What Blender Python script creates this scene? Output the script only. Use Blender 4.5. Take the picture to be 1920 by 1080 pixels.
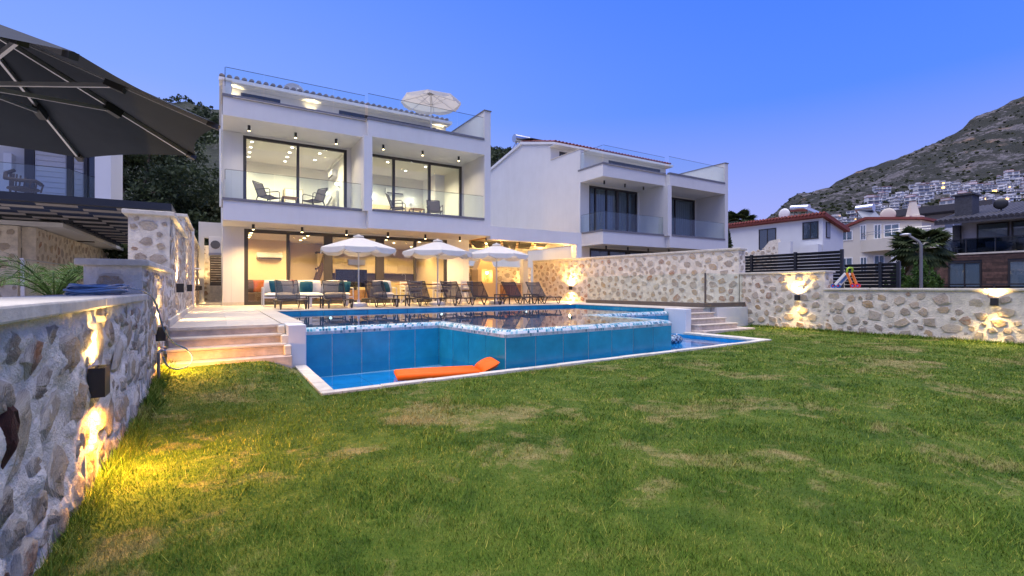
import bpy, bmesh, math, random
import numpy as np
from mathutils import Vector, Matrix, noise as mnoise
for o in list(bpy.data.objects): bpy.data.objects.remove(o)
SC = bpy.context.scene
COL = SC.collection
R = math.radians
# ------------------------------------------------------------------ camera
YAW = math.atan(550/900)
cam_d = bpy.data.cameras.new('camera'); cam = bpy.data.objects.new('camera', cam_d); COL.objects.link(cam)
cam_d.sensor_width = 36; cam_d.lens = 36*900/1920; cam_d.clip_start = .05; cam_d.clip_end = 8000
cam.location = (0, 0, 1.2); cam.rotation_euler = (R(90), 0, -YAW)
SC.camera = cam
# ------------------------------------------------------------------ sky
W = bpy.data.worlds.new('World'); SC.world = W; W.use_nodes = True
nt = W.node_tree; nt.nodes.clear()
wo = nt.nodes.new('ShaderNodeOutputWorld'); bg = nt.nodes.new('ShaderNodeBackground')
tc = nt.nodes.new('ShaderNodeTexCoord'); sp = nt.nodes.new('ShaderNodeSeparateXYZ')
nt.links.new(tc.outputs['Generated'], sp.inputs[0])
def wramp(stops):
    r = nt.nodes.new('ShaderNodeValToRGB'); e = r.color_ramp.elements
    while len(e) < len(stops): e.new(.5)
    for el, (p, c) in zip(e, stops): el.position = p; el.color = (*c, 1)
    nt.links.new(sp.outputs['Z'], r.inputs[0]); return r
east = wramp([(0, (.52, .50, .92)), (.17, (.31, .39, .95)), (.33, (.10, .265, 1.02)), (.62, (.04, .175, .96))])
west = wramp([(0, (.64, .60, .96)), (.14, (.48, .54, 1.02)), (.34, (.24, .395, 1.05)), (.66, (.08, .24, 1.0))])
dp = nt.nodes.new('ShaderNodeVectorMath'); dp.operation = 'DOT_PRODUCT'; dp.inputs[1].default_value = (-.92, .39, 0)
nt.links.new(tc.outputs['Generated'], dp.inputs[0])
mr = nt.nodes.new('ShaderNodeMapRange'); mr.inputs[1].default_value = -.75; mr.inputs[2].default_value = .55; mr.interpolation_type = 'SMOOTHSTEP'
nt.links.new(dp.outputs['Value'], mr.inputs[0])
mx = nt.nodes.new('ShaderNodeMix'); mx.data_type = 'RGBA'
nt.links.new(mr.outputs[0], mx.inputs[0]); nt.links.new(east.outputs[0], mx.inputs[6]); nt.links.new(west.outputs[0], mx.inputs[7])
nt.links.new(mx.outputs[2], bg.inputs[0]); bg.inputs[1].default_value = .84
nt.links.new(bg.outputs[0], wo.inputs[0])
# stand-in for afterglow: soft warm sun added nearly overhead, lifting lawn above walls
sd = bpy.data.lights.new('sun', 'SUN'); sd.energy = 4.1; sd.angle = R(78); sd.color = (1, .91, .77)
so = bpy.data.objects.new('sun', sd); COL.objects.link(so)
so.rotation_euler = Vector((.12, -.02, -.98)).to_track_quat('-Z', 'Y').to_euler()
SC.view_settings.view_transform = 'Standard'; SC.view_settings.look = 'None'
SC.view_settings.exposure = .3; SC.view_settings.gamma = 1
SC.cycles.use_denoising = True
SC.cycles.max_bounces = 8; SC.cycles.diffuse_bounces = 4; SC.cycles.glossy_bounces = 4
SC.cycles.transparent_max_bounces = 24; SC.cycles.transmission_bounces = 6
SC.cycles.sample_clamp_indirect = 4; SC.cycles.use_light_tree = True
SC.cycles.caustics_reflective = False; SC.cycles.caustics_refractive = False
# ------------------------------------------------------------------ materials
M = {}
def nodes(name):
    m = bpy.data.materials.new(name); m.use_nodes = True; M[name] = m
    t = m.node_tree; b = t.nodes['Principled BSDF']; return m, t, b
def N(t, kind, **kw):
    n = t.nodes.new('ShaderNode'+kind)
    for k, v in kw.items(): setattr(n, k, v)
    return n
def ramp(t, src, stops, interp='LINEAR'):
    r = N(t, 'ValToRGB'); r.color_ramp.interpolation = interp; e = r.color_ramp.elements
    while len(e) < len(stops): e.new(.5)
    for el, (p, c) in zip(e, stops): el.position = p; el.color = (*c, 1) if len(c) == 3 else c
    t.links.new(src, r.inputs[0]); return r.outputs[0]
def noise(t, co, scale, detail=4, rough=.6, dist=0):
    n = N(t, 'TexNoise'); n.inputs['Scale'].default_value = scale; n.inputs['Detail'].default_value = detail
    n.inputs['Roughness'].default_value = rough; n.inputs['Distortion'].default_value = dist
    t.links.new(co, n.inputs['Vector']); return n.outputs['Fac']
def mixc(t, fac, a, b, mode='MIX'):
    x = N(t, 'Mix', data_type='RGBA', blend_type=mode)
    for v, i in ((fac, 0), (a, 6), (b, 7)):
        if isinstance(v, bpy.types.NodeSocket): t.links.new(v, x.inputs[i])
        else: x.inputs[i].default_value = v if i == 0 else (*v, 1)
    return x.outputs[2]
def bump(t, b, h, strength, dist=.01):
    n = N(t, 'Bump'); n.inputs['Strength'].default_value = strength; n.inputs['Distance'].default_value = dist
    t.links.new(h, n.inputs['Height']); t.links.new(n.outputs[0], b.inputs['Normal'])
def mat(name, col, rough=.6, var=.12, scale=3, bmp=0, bscale=60, metal=0, spec=.5, orand=0, bdist=.01, emit=0, ecol=None):
    m, t, b = nodes(name); co = N(t, 'TexCoord').outputs['Object']
    b.inputs['Roughness'].default_value = rough; b.inputs['Metallic'].default_value = metal
    b.inputs['Specular IOR Level'].default_value = spec
    c = [max(0, v) for v in col]
    f = noise(t, co, scale, 5)
    cs = ramp(t, f, [(.3, [v*(1-var) for v in c]), (.7, [min(1, v*(1+var)) for v in c])])
    if orand:
        oi = N(t, 'ObjectInfo'); k = ramp(t, oi.outputs['Random'], [(0, (1-orand,)*3), (1, (1+0*orand,)*3)])
        cs = mixc(t, 1, cs, k, 'MULTIPLY')
    t.links.new(cs, b.inputs['Base Color'])
    if bmp: bump(t, b, noise(t, co, bscale, 6, .65), bmp, bdist)
    if emit:
        b.inputs['Emission Color'].default_value = (*(ecol or col), 1); b.inputs['Emission Strength'].default_value = emit
    return m
mat('plaster', (.65, .645, .64), .85, .035, 1.2, .10, 120, spec=.25)
def plaster_streaks():
    m = M['plaster']; t = m.node_tree; b = t.nodes['Principled BSDF']; old = b.inputs['Base Color'].links[0].from_socket
    co = N(t, 'TexCoord').outputs['Object']; mp = N(t, 'Mapping'); mp.inputs['Scale'].default_value = (7, 7, .5); t.links.new(co, mp.inputs[0])
    n1 = noise(t, mp.outputs[0], 1.0, 6, .7); n2 = noise(t, co, .5, 4)
    mu = N(t, 'Math', operation='MULTIPLY'); t.links.new(n1, mu.inputs[0]); t.links.new(n2, mu.inputs[1])
    t.links.new(mixc(t, 1, old, ramp(t, mu.outputs[0], [(.16, (1,)*3), (.42, (.955, .95, .94))]), 'MULTIPLY'), b.inputs['Base Color'])
plaster_streaks()
mat('plaster_in', (.80, .775, .72), .8, .02, 1, 0, spec=.25)
mat('warm_in', (.72, .57, .36), .8, .03, 1, 0, spec=.25)
mat('mortar', (.78, .70, .57), .95, .2, 6, 1.0, 30, spec=.15, bdist=.03)
mat('mortar_near', (.83, .76, .66), .95, .16, 7, 1.0, 26, spec=.15, bdist=.035)
mat('cap', (.62, .57, .48), .8, .16, 9, .5, 45, spec=.3, orand=.1)
mat('travertine', (.60, .53, .44), .38, .16, 6, .12, 70, spec=.45, orand=.16)
mat('step_stone', (.50, .43, .38), .5, .25, 7, .3, 50, spec=.4, orand=.1)
mat('ledge', (.16, .16, .18), .5, .25, 30, .3, 90)
mat('frame', (.030, .028, .030), .42, .1, 4)
mat('black', (.018, .018, .02), .45, .1, 6)
mat('fence_metal', (.010, .014, .022), .42, .15, 3, orand=.2)
mat('rope', (.025, .026, .03), .5, .1, 8)
mat('white_metal', (.72, .71, .69), .45, .04, 5)
mat('white_plastic', (.78, .77, .75), .4, .03, 5)
mat('steel', (.55, .55, .56), .28, .05, 4, metal=1)
mat('alu', (.42, .42, .44), .38, .08, 4, metal=.8)
mat('canvas', (.74, .72, .68), .9, .05, 2.5, .25, 220, spec=.1)
mat('dark_canvas', (.040, .047, .062), .85, .10, 3, .2, 240, spec=.15)
mat('cushion', (.66, .63, .58), .9, .05, 6, .2, 200, spec=.15)
mat('teal_cloth', (.012, .075, .11), .85, .1, 8, .3, 200, spec=.15)
mat('rust_cloth', (.32, .085, .03), .85, .1, 8, .3, 200, spec=.15)
mat('brown_cloth', (.085, .055, .045), .85, .1, 8, .3, 200, spec=.15)
mat('wood', (.36, .18, .075), .5, .25, 6, .1, 60)
mat('cabinet', (.66, .53, .30), .45, .04, 3)
mat('counter', (.09, .07, .055), .3, .3, 25)
mat('screen', (.006, .006, .008), .12, .1, 3)
mat('roof_red', (.26, .055, .04), .7, .3, 9, .3, 60, orand=.35)
mat('roof_dark', (.055, .052, .06), .65, .3, 9, .3, 60, orand=.35)
mat('roof_tan', (.34, .30, .27), .7, .3, 9, .3, 60, orand=.3)
mat('bark', (.10, .075, .05), .95, .35, 8, .8, 25, bdist=.03)
mat('pool_tile', (.014, .295, .45), .25, .16, 4, .10, 30, spec=.5, orand=.14)
mat('basin_tile', (.012, .30, .60), .3, .22, 3, spec=.5, orand=.08)
mat('grout', (.58, .64, .66), .8, .2, 20)
mat('rubber', (.03, .03, .03), .7)
mat('hose', (.10, .19, .34), .35, .2, 30)
mat('orange_vinyl', (.95, .125, .0), .5, .08, 5, .35, 16, spec=.2)
mat('pipe', (.13, .13, .14), .5)
mat('bronze', (.105, .085, .07), .45, .1, 8)
mat('shutter', (.62, .62, .64), .5, .05)
mat('wicker', (.07, .045, .032), .7, .35, 40, .6, 90)
mat('earth', (.16, .13, .09), .95, .3, .5, .5, 6)
mat('cream_wall', (.66, .60, .50), .85, .05, .6, .1, 40, spec=.2)
mat('white_wall', (.68, .68, .68), .85, .04, .8, .1, 40, spec=.2)
mat('lilac_wall', (.52, .52, .58), .8, .05, .8)
mat('dark_brick', (.055, .055, .065), .8, .3, 8, .3, 30)
mat('wood_tile', (.135, .072, .052), .6, .4, 5, .25, 25, orand=.6)
mat('plum', (.5, .02, .05), .4); mat('toy_blue', (.03, .14, .5), .4); mat('toy_orange', (.8, .2, .02), .4)
mat('toy_green', (.35, .55, .02), .4); mat('toy_red', (.55, .02, .03), .4)
mat('lamp_glow', (1, .80, .45), .5, 0, emit=22, ecol=(1, .74, .36))
mat('lamp_white', (1, .95, .85), .5, 0, emit=14, ecol=(1, .90, .72))
mat('pool_glow', (1, .97, .9), .5, 0, emit=4, ecol=(.9, .97, 1))
mat('far_glow', (1, .6, .2), .5, 0, emit=5, ecol=(1, .52, .13))
mat('far_wall', (.86, .85, .84), .9, .05, .05, orand=.45)
mat('far_roof', (.32, .30, .30), .9, .1, .05, orand=.3)
mat('far_glass', (.17, .19, .23), .3, .2, .05)
mat('far_red', (.33, .12, .09), .9, .1, .05, orand=.3)
mat('mesh_solid', (.05, .048, .05), .8)
def stone_mat(name, tones, wscale):
    m, t, b = nodes(name); tx = N(t, 'TexCoord'); co = tx.outputs['Object']; oi = N(t, 'ObjectInfo')
    va = N(t, 'VectorMath', operation='ADD'); t.links.new(co, va.inputs[0])
    vs = N(t, 'VectorMath', operation='SCALE'); t.links.new(oi.outputs['Location'], vs.inputs[0]); vs.inputs['Scale'].default_value = 7.3
    t.links.new(vs.outputs[0], va.inputs[1]); p = va.outputs[0]
    base = ramp(t, oi.outputs['Random'], [(i/len(tones), c) for i, c in enumerate(tones)], 'CONSTANT')
    n1 = noise(t, p, 2.2*wscale, 6, .7, .6); n2 = noise(t, p, 9*wscale, 6, .7)
    c1 = mixc(t, ramp(t, n1, [(.38, (0,)*3), (.62, (1,)*3)]), base, (.55, .47, .38))
    rust = ramp(t, n2, [(.55, (0,)*3), (.68, (1,)*3)]); rv = N(t, 'Math', operation='MULTIPLY'); rv.inputs[1].default_value = .5
    t.links.new(rust, rv.inputs[0]); c2 = mixc(t, rv.outputs[0], c1, (.36, .20, .11))
    dk = ramp(t, n2, [(.25, (.5,)*3), (.5, (1,)*3)]); c3 = mixc(t, 1, c2, dk, 'MULTIPLY')
    at = N(t, 'Attribute', attribute_name='edge'); ad = N(t, 'Math', operation='ADD'); t.links.new(at.outputs['Fac'], ad.inputs[0])
    n3 = noise(t, p, 4.2*wscale, 8, .8, 1.2); t.links.new(n3, ad.inputs[1])
    ef = ramp(t, ad.outputs[0], [(1.02/2, (0,)*3), (1.17/2, (1,)*3)])
    hv = N(t, 'Math', operation='MULTIPLY'); hv.inputs[1].default_value = .5; t.links.new(ad.outputs[0], hv.inputs[0])
    ef = ramp(t, hv.outputs[0], [(.44, (0,)*3), (.53, (1,)*3)])
    t.links.new(mixc(t, ef, c3, (.78, .70, .58)), b.inputs['Base Color'])
    b.inputs['Roughness'].default_value = .85; b.inputs['Specular IOR Level'].default_value = .25
    bump(t, b, n2, 1.0, .03)
TONES = [(.42, .34, .26), (.58, .45, .29), (.49, .38, .26), (.62, .51, .35), (.35, .28, .21), (.54, .35, .17), (.45, .38, .30), (.58, .41, .23), (.42, .20, .10), (.54, .46, .35), (.64, .54, .38)]
stone_mat('stone', TONES, 1.0)
stone_mat('stone_near', TONES, 1.0)
def glass_mat(name, tint, ior=1.45, rough=0, boost=1.0, refl=(1, 1, 1)):
    m, t, b = nodes(name); t.nodes.remove(b); out = t.nodes['Material Output']
    tr = N(t, 'BsdfTransparent'); tr.inputs[0].default_value = (*tint, 1)
    gl = N(t, 'BsdfGlossy'); gl.inputs['Roughness'].default_value = rough; gl.inputs[0].default_value = (*refl, 1)
    fr = N(t, 'LayerWeight'); fr.inputs['Blend'].default_value = .5
    pw = N(t, 'Math', operation='POWER'); pw.inputs[1].default_value = 5; t.links.new(fr.outputs['Facing'], pw.inputs[0])
    f0 = ((ior-1)/(ior+1))**2; ml = N(t, 'Math', operation='MULTIPLY_ADD'); ml.inputs[1].default_value = (1-f0)*boost; ml.inputs[2].default_value = f0; t.links.new(pw.outputs[0], ml.inputs[0])
    mx = N(t, 'MixShader'); t.links.new(ml.outputs[0], mx.inputs[0]); t.links.new(tr.outputs[0], mx.inputs[1]); t.links.new(gl.outputs[0], mx.inputs[2])
    t.links.new(mx.outputs[0], out.inputs[0]); return m, t, gl, fr
glass_mat('glass', (.95, .98, .97))
glass_mat('rail_glass', (.92, .965, .96))
glass_mat('dark_glass', (.74, .79, .82), 1.55)
glass_mat('smoke_glass', (.30, .34, .38), 1.5)
def water_mat(name, tint, scale, strength):
    m, t, gl, fr = glass_mat(name, tint, 1.33, .015)
    co = N(t, 'TexCoord').outputs['Object']; n = N(t, 'Bump'); n.inputs['Strength'].default_value = strength; n.inputs['Distance'].default_value = .02
    t.links.new(noise(t, co, scale, 3, .5, .3), n.inputs['Height'])
    t.links.new(n.outputs[0], gl.inputs['Normal']); t.links.new(n.outputs[0], fr.inputs['Normal'])
water_mat('pool_water', (.62, .86, .92), 1.6, .05)
water_mat('basin_water', (.60, .84, .95), 2.2, .04)
def mesh_fabric():
    m, t, b = nodes('mesh_fabric'); out = t.nodes['Material Output']
    b.inputs['Base Color'].default_value = (.045, .042, .045, 1); b.inputs['Roughness'].default_value = .8
    tr = N(t, 'BsdfTransparent'); mx = N(t, 'MixShader'); mx.inputs[0].default_value = .80
    t.links.new(tr.outputs[0], mx.inputs[1]); t.links.new(b.outputs[0], mx.inputs[2]); t.links.new(mx.outputs[0], out.inputs[0])
mesh_fabric()
def cloth_mat(name, col, thr):
    m, t, b = nodes(name); out = t.nodes['Material Output']
    co = N(t, 'TexCoord').outputs['Object']
    t.links.new(ramp(t, noise(t, co, 3, 4), [(.3, [v*.93 for v in col]), (.7, col)]), b.inputs['Base Color']); b.inputs['Roughness'].default_value = .9
    b.inputs['Specular IOR Level'].default_value = .1
    tl = N(t, 'BsdfTranslucent'); tl.inputs[0].default_value = (*col, 1); mx = N(t, 'MixShader'); mx.inputs[0].default_value = thr
    t.links.new(b.outputs[0], mx.inputs[1]); t.links.new(tl.outputs[0], mx.inputs[2]); t.links.new(mx.outputs[0], out.inputs[0])
cloth_mat('parasol_cloth', (.76, .73, .68), .28)
cloth_mat('curtain', (.60, .66, .72), .3)
def leaf_mat(name, dark, light, trans=.25, scale=.6):
    m, t, b = nodes(name); out = t.nodes['Material Output']; co = N(t, 'TexCoord').outputs['Object']
    at = N(t, 'Attribute', attribute_name='tint')
    c = mixc(t, at.outputs['Fac'], dark, light)
    k = ramp(t, noise(t, co, scale, 3), [(.3, (.6,)*3), (.7, (1.1,)*3)]); c = mixc(t, 1, c, k, 'MULTIPLY')
    t.links.new(c, b.inputs['Base Color']); b.inputs['Roughness'].default_value = .65; b.inputs['Specular IOR Level'].default_value = .25
    tl = N(t, 'BsdfTranslucent'); t.links.new(c, tl.inputs[0]); mx = N(t, 'MixShader'); mx.inputs[0].default_value = trans
    t.links.new(b.outputs[0], mx.inputs[1]); t.links.new(tl.outputs[0], mx.inputs[2]); t.links.new(mx.outputs[0], out.inputs[0])
leaf_mat('leaf_dark', (.026, .042, .020), (.10, .13, .055))
leaf_mat('leaf_olive', (.038, .052, .022), (.13, .145, .06))
leaf_mat('leaf_palm', (.035, .085, .015), (.11, .20, .045), .3, 3)
leaf_mat('leaf_fan', (.035, .06, .022), (.09, .12, .045), .2, 2)
leaf_mat('leaf_dead', (.16, .11, .06), (.30, .22, .13), .1, 2)
leaf_mat('leaf_shrub', (.02, .06, .012), (.09, .17, .03), .25, 2)
def lawn_mat(name, blades):
    m, t, b = nodes(name); ge = N(t, 'NewGeometry'); p = ge.outputs['Position']
    n1 = noise(t, p, .75, 6, .68, .7); n2 = noise(t, p, 3.4, 6, .72, .6)
    mp = N(t, 'Math', operation='MULTIPLY_ADD'); t.links.new(n2, mp.inputs[0]); mp.inputs[1].default_value = .45; t.links.new(n1, mp.inputs[2])
    dry = ramp(t, mp.outputs[0], [(.76, (0,)*3), (.84, (.6,)*3), (.92, (1,)*3)])
    g = ramp(t, n2, [(.28, (.056, .120, .011)), (.45, (.106, .190, .017)), (.58, (.160, .236, .028)), (.76, (.25, .285, .072))])
    if blades:
        at = N(t, 'Attribute', attribute_name='tint')
        g = mixc(t, 1, g, ramp(t, at.outputs['Fac'], [(0, (.50, .58, .5)), (.5, (1, 1, 1)), (.8, (1.3, 1.2, 1.4)), (.9, (2.4, 1.55, 2.4)), (1, (3.2, 1.9, 3.6))]), 'MULTIPLY')
    else: g = mixc(t, 1, g, (.62, .60, .55), 'MULTIPLY')
    g = mixc(t, 1, g, ramp(t, noise(t, p, 1.1, 5, .7, .8), [(.34, (.62, .72, .62)), (.50, (.92, .95, .9)), (.66, (1.06, 1.02, 1.1))]), 'MULTIPLY')
    n4 = noise(t, p, 45, 3, .7); drc = ramp(t, n4, [(.3, (.24, .185, .075)), (.7, (.42, .33, .15))])
    fd = N(t, 'Math', operation='MULTIPLY'); fd.inputs[1].default_value = .74; t.links.new(dry, fd.inputs[0])
    t.links.new(mixc(t, fd.outputs[0], g, drc), b.inputs['Base Color'])
    b.inputs['Roughness'].default_value = .8; b.inputs['Specular IOR Level'].default_value = .18
    if not blades: bump(t, b, n4, .8, .03)
lawn_mat('lawn', False); lawn_mat('grass', True)
def mountain_mat():
    m, t, b = nodes('mountain'); ge = N(t, 'NewGeometry'); p = ge.outputs['Position']
    mp = N(t, 'Mapping'); mp.inputs['Scale'].default_value = (1, 1, 1.6); t.links.new(p, mp.inputs[0]); q = mp.outputs[0]
    n1 = noise(t, q, .012, 8, .66, .6); n2 = noise(t, q, .07, 8, .75, .3); n3 = noise(t, q, .0055, 5, .6)
    sm = N(t, 'Math', operation='MULTIPLY_ADD'); t.links.new(n2, sm.inputs[0]); sm.inputs[1].default_value = .75; t.links.new(n1, sm.inputs[2])
    hazy_rock = ramp(t, n2, [(.3, (.070, .067, .075)), (.5, (.108, .102, .112)), (.72, (.18, .17, .18))])  # rock with the mauve-grey of distance haze put into its colour; no air built
    soil = mixc(t, ramp(t, n3, [(.56, (0,)*3), (.66, (1,)*3)]), hazy_rock, (.20, .13, .085))
    veg = ramp(t, noise(t, q, .25, 5, .7), [(.3, (.022, .025, .024)), (.7, (.048, .050, .043))])
    f = ramp(t, sm.outputs[0], [(.89, (1,)*3), (.98, (0,)*3)])
    t.links.new(mixc(t, f, soil, veg), b.inputs['Base Color']); b.inputs['Roughness'].default_value = .95; b.inputs['Specular IOR Level'].default_value = .1
    bump(t, b, sm.outputs[0], .8, 9)
mountain_mat()
def hill_mat():
    m, t, b = nodes('hill'); p = N(t, 'NewGeometry').outputs['Position']
    n1 = noise(t, p, .08, 7, .7, .5); n2 = noise(t, p, .6, 6, .7)
    veg = ramp(t, n2, [(.3, (.014, .020, .013)), (.7, (.045, .055, .030))])
    t.links.new(mixc(t, ramp(t, n1, [(.57, (0,)*3), (.66, (1,)*3)]), veg, (.20, .19, .19)), b.inputs['Base Color']); b.inputs['Roughness'].default_value = .95; bump(t, b, n2, 1, 1.5)
hill_mat()
# ------------------------------------------------------------------ helpers
def wloc(o):
    v = Vector((0, 0, 0))
    while o is not None: v += o.location; o = o.parent
    return v
def tag(o, label=None, cat=None, group=None, kind=None):
    if label: o['label'] = label
    if cat: o['category'] = cat
    if group: o['group'] = group
    if kind: o['kind'] = kind
    return o
def thing(name, label, cat, loc=(0, 0, 0), group=None):
    o = bpy.data.objects.new(name, None); COL.objects.link(o); o.location = loc; o.empty_display_size = .1
    return tag(o, label, cat, group)
def copy_tree(o, parent=None):
    c = o.copy(); COL.objects.link(c); c.parent = parent
    for ch in o.children: copy_tree(ch, c)
    return c
def mesh_obj(name, me, parent=None, loc=(0, 0, 0)):
    o = bpy.data.objects.new(name, me); COL.objects.link(o); o.location = loc
    if parent: o.parent = parent; o.location = Vector(loc)-wloc(parent)
    return o
class MB:
    def __init__(s, off=(0, 0, 0)): s.v = []; s.f = []; s.mi = []; s.off = Vector(off); s.m = 0
    def add(s, vs, fs):
        n = len(s.v); s.v += [tuple(Vector(v)+s.off) for v in vs]; s.f += [tuple(i+n for i in f) for f in fs]; s.mi += [s.m]*len(fs); return s
    def box(s, x0, x1, y0, y1, z0, z1):
        x0, x1 = min(x0, x1), max(x0, x1); y0, y1 = min(y0, y1), max(y0, y1); z0, z1 = min(z0, z1), max(z0, z1)
        return s.add([(x0, y0, z0), (x1, y0, z0), (x1, y1, z0), (x0, y1, z0), (x0, y0, z1), (x1, y0, z1), (x1, y1, z1), (x0, y1, z1)],
              [(0, 3, 2, 1), (4, 5, 6, 7), (0, 1, 5, 4), (1, 2, 6, 5), (2, 3, 7, 6), (3, 0, 4, 7)])
    def bar(s, p, q, w, h=None, up=(0, 0, 1)):
        p, q = Vector(p), Vector(q); h = w if h is None else h; d = (q-p).normalized(); u = Vector(up)
        if abs(d.dot(u)) > .98: u = Vector((0, 1, 0))
        a = d.cross(u).normalized(); b = a.cross(d).normalized(); a *= w/2; b *= h/2
        vs = [p-a-b, p+a-b, p+a+b, p-a+b, q-a-b, q+a-b, q+a+b, q-a+b]
        return s.add(vs, [(0, 3, 2, 1), (4, 5, 6, 7), (0, 1, 5, 4), (1, 2, 6, 5), (2, 3, 7, 6), (3, 0, 4, 7)])
    def prism(s, poly, ax, a, b):
        def P(u, v, w): return {'x': (w, u, v), 'y': (u, w, v), 'z': (u, v, w)}[ax]
        n = len(poly); vs = [P(u, v, a) for u, v in poly]+[P(u, v, b) for u, v in poly]
        return s.add(vs, [tuple(range(n)), tuple(range(2*n-1, n-1, -1))]+[(i, i+n, (i+1) % n+n, (i+1) % n) for i in range(n)])
    def tube(s, pts, r, n=8, close=False):
        pts = [Vector(p) for p in pts]; rs = r if isinstance(r, (list, tuple)) else [r]*len(pts)
        vs = []; fs = []; L = len(pts); pu = None
        for i, p in enumerate(pts):
            if close: d = pts[(i+1) % L]-pts[i-1]
            else: d = pts[min(i+1, L-1)]-pts[max(i-1, 0)]
            d.normalize()
            if pu is None: pu = Vector((0, 0, 1)) if abs(d.z) < .9 else Vector((1, 0, 0))
            a = d.cross(pu).normalized(); b = a.cross(d).normalized(); pu = b
            for k in range(n):
                t = 2*math.pi*k/n; vs.append(p+a*math.cos(t)*rs[i]+b*math.sin(t)*rs[i])
        for i in range(L if close else L-1):
            j = (i+1) % L
            for k in range(n): fs.append((i*n+k, i*n+(k+1) % n, j*n+(k+1) % n, j*n+k))
        if not close: fs += [tuple(range(n-1, -1, -1)), tuple(range((L-1)*n, L*n))]
        return s.add(vs, fs)
    def cyl(s, p, q, r0, r1=None, n=12): return s.tube([p, q], [r0, r0 if r1 is None else r1], n)
    def lathe(s, prof, cx, cy, n=16):
        vs = []; fs = []
        for r, z in prof:
            for k in range(n): t = 2*math.pi*k/n; vs.append((cx+r*math.cos(t), cy+r*math.sin(t), z))
        for i in range(len(prof)-1):
            for k in range(n): fs.append((i*n+k, i*n+(k+1) % n, (i+1)*n+(k+1) % n, (i+1)*n+k))
        fs += [tuple(range(n-1, -1, -1)), tuple(range((len(prof)-1)*n, len(prof)*n))]
        return s.add(vs, fs)
    def blob(s, c, r, seed=0, nu=10, nv=7, amp=.0):
        vs = []; fs = []
        for j in range(nv+1):
            ph = math.pi*j/nv
            for i in range(nu):
                t = 2*math.pi*i/nu; d = Vector((math.sin(ph)*math.cos(t), math.sin(ph)*math.sin(t), math.cos(ph)))
                k = 1+amp*mnoise.noise(d*2+Vector((seed*3.1, 0, 0))); vs.append((c[0]+d.x*r[0]*k, c[1]+d.y*r[1]*k, c[2]+d.z*r[2]*k))
        for j in range(nv):
            for i in range(nu): fs.append((j*nu+i, (j+1)*nu+i, (j+1)*nu+(i+1) % nu, j*nu+(i+1) % nu))
        return s.add(vs, fs)
    def pillow(s, c, sx, sy, sz, n=8, mtx=None, p=.35):
        vs = []; fs = []; k = (n+1)
        for sgn in (1, -1):
            for j in range(k):
                for i in range(k):
                    u = 2*i/n-1; v = 2*j/n-1; h = ((1-u*u)*(1-v*v))
                    h = max(h, 0)**p
                    q = Vector((u*sx*(1-.06*v*v), v*sy*(1-.06*u*u), sgn*sz*h))
                    if mtx: q = mtx @ q
                    vs.append(q+Vector(c))
        for g in (0, 1):
            o = g*k*k
            for j in range(n):
                for i in range(n):
                    f = (o+j*k+i, o+j*k+i+1, o+(j+1)*k+i+1, o+(j+1)*k+i); fs.append(f if g == 0 else f[::-1])
        return s.add(vs, fs)
    def mesh(s, name, mats, base):
        me = bpy.data.meshes.new(name); me.from_pydata([tuple(Vector(v)-base) for v in s.v], [], s.f)
        for m in ([mats] if isinstance(mats, str) else mats): me.materials.append(M[m])
        if any(s.mi): me.polygons.foreach_set('material_index', s.mi)
        return me
    def build(s, name, mats, parent=None, smooth=False, bevel=0, loc=None, sub=0, recalc=True):
        base = wloc(parent) if parent else Vector(loc or (0, 0, 0))
        me = s.mesh(name, mats, base)
        if recalc:
            bm = bmesh.new(); bm.from_mesh(me); bmesh.ops.recalc_face_normals(bm, faces=bm.faces); bm.to_mesh(me); bm.free()
        if smooth:
            me.polygons.foreach_set('use_smooth', [True]*len(me.polygons))
            if smooth != 'all': me.set_sharp_from_angle(angle=R(40))
        o = bpy.data.objects.new(name, me); COL.objects.link(o)
        if parent: o.parent = parent
        else: o.location = base
        if bevel:
            b = o.modifiers.new('bevel', 'BEVEL'); b.width = bevel; b.segments = 2; b.limit_method = 'ANGLE'; b.angle_limit = R(40)
        if sub:
            m_ = o.modifiers.new('sub', 'SUBSURF'); m_.levels = sub; m_.render_levels = sub
        return o
def B(*a): return MB().box(*a)
def lamp(kind, loc, energy, col, parent=None, direction=(0, 0, -1), angle=120, blend=.6, size=.02, shape=None):
    d = bpy.data.lights.new('light', kind); d.energy = energy; d.color = col
    if kind == 'SPOT': d.spot_size = R(angle); d.spot_blend = blend; d.shadow_soft_size = size
    elif kind == 'POINT': d.shadow_soft_size = size
    o = bpy.data.objects.new('light', d); COL.objects.link(o); o.location = loc
    if parent: o.parent = parent; o.location = Vector(loc)-wloc(parent)
    o.rotation_euler = Vector(direction).to_track_quat('-Z', 'Y').to_euler(); return o
WARM = (1, .66, .27); SOFT = (1, .83, .56); AMBER = (1, .58, .16)
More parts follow.
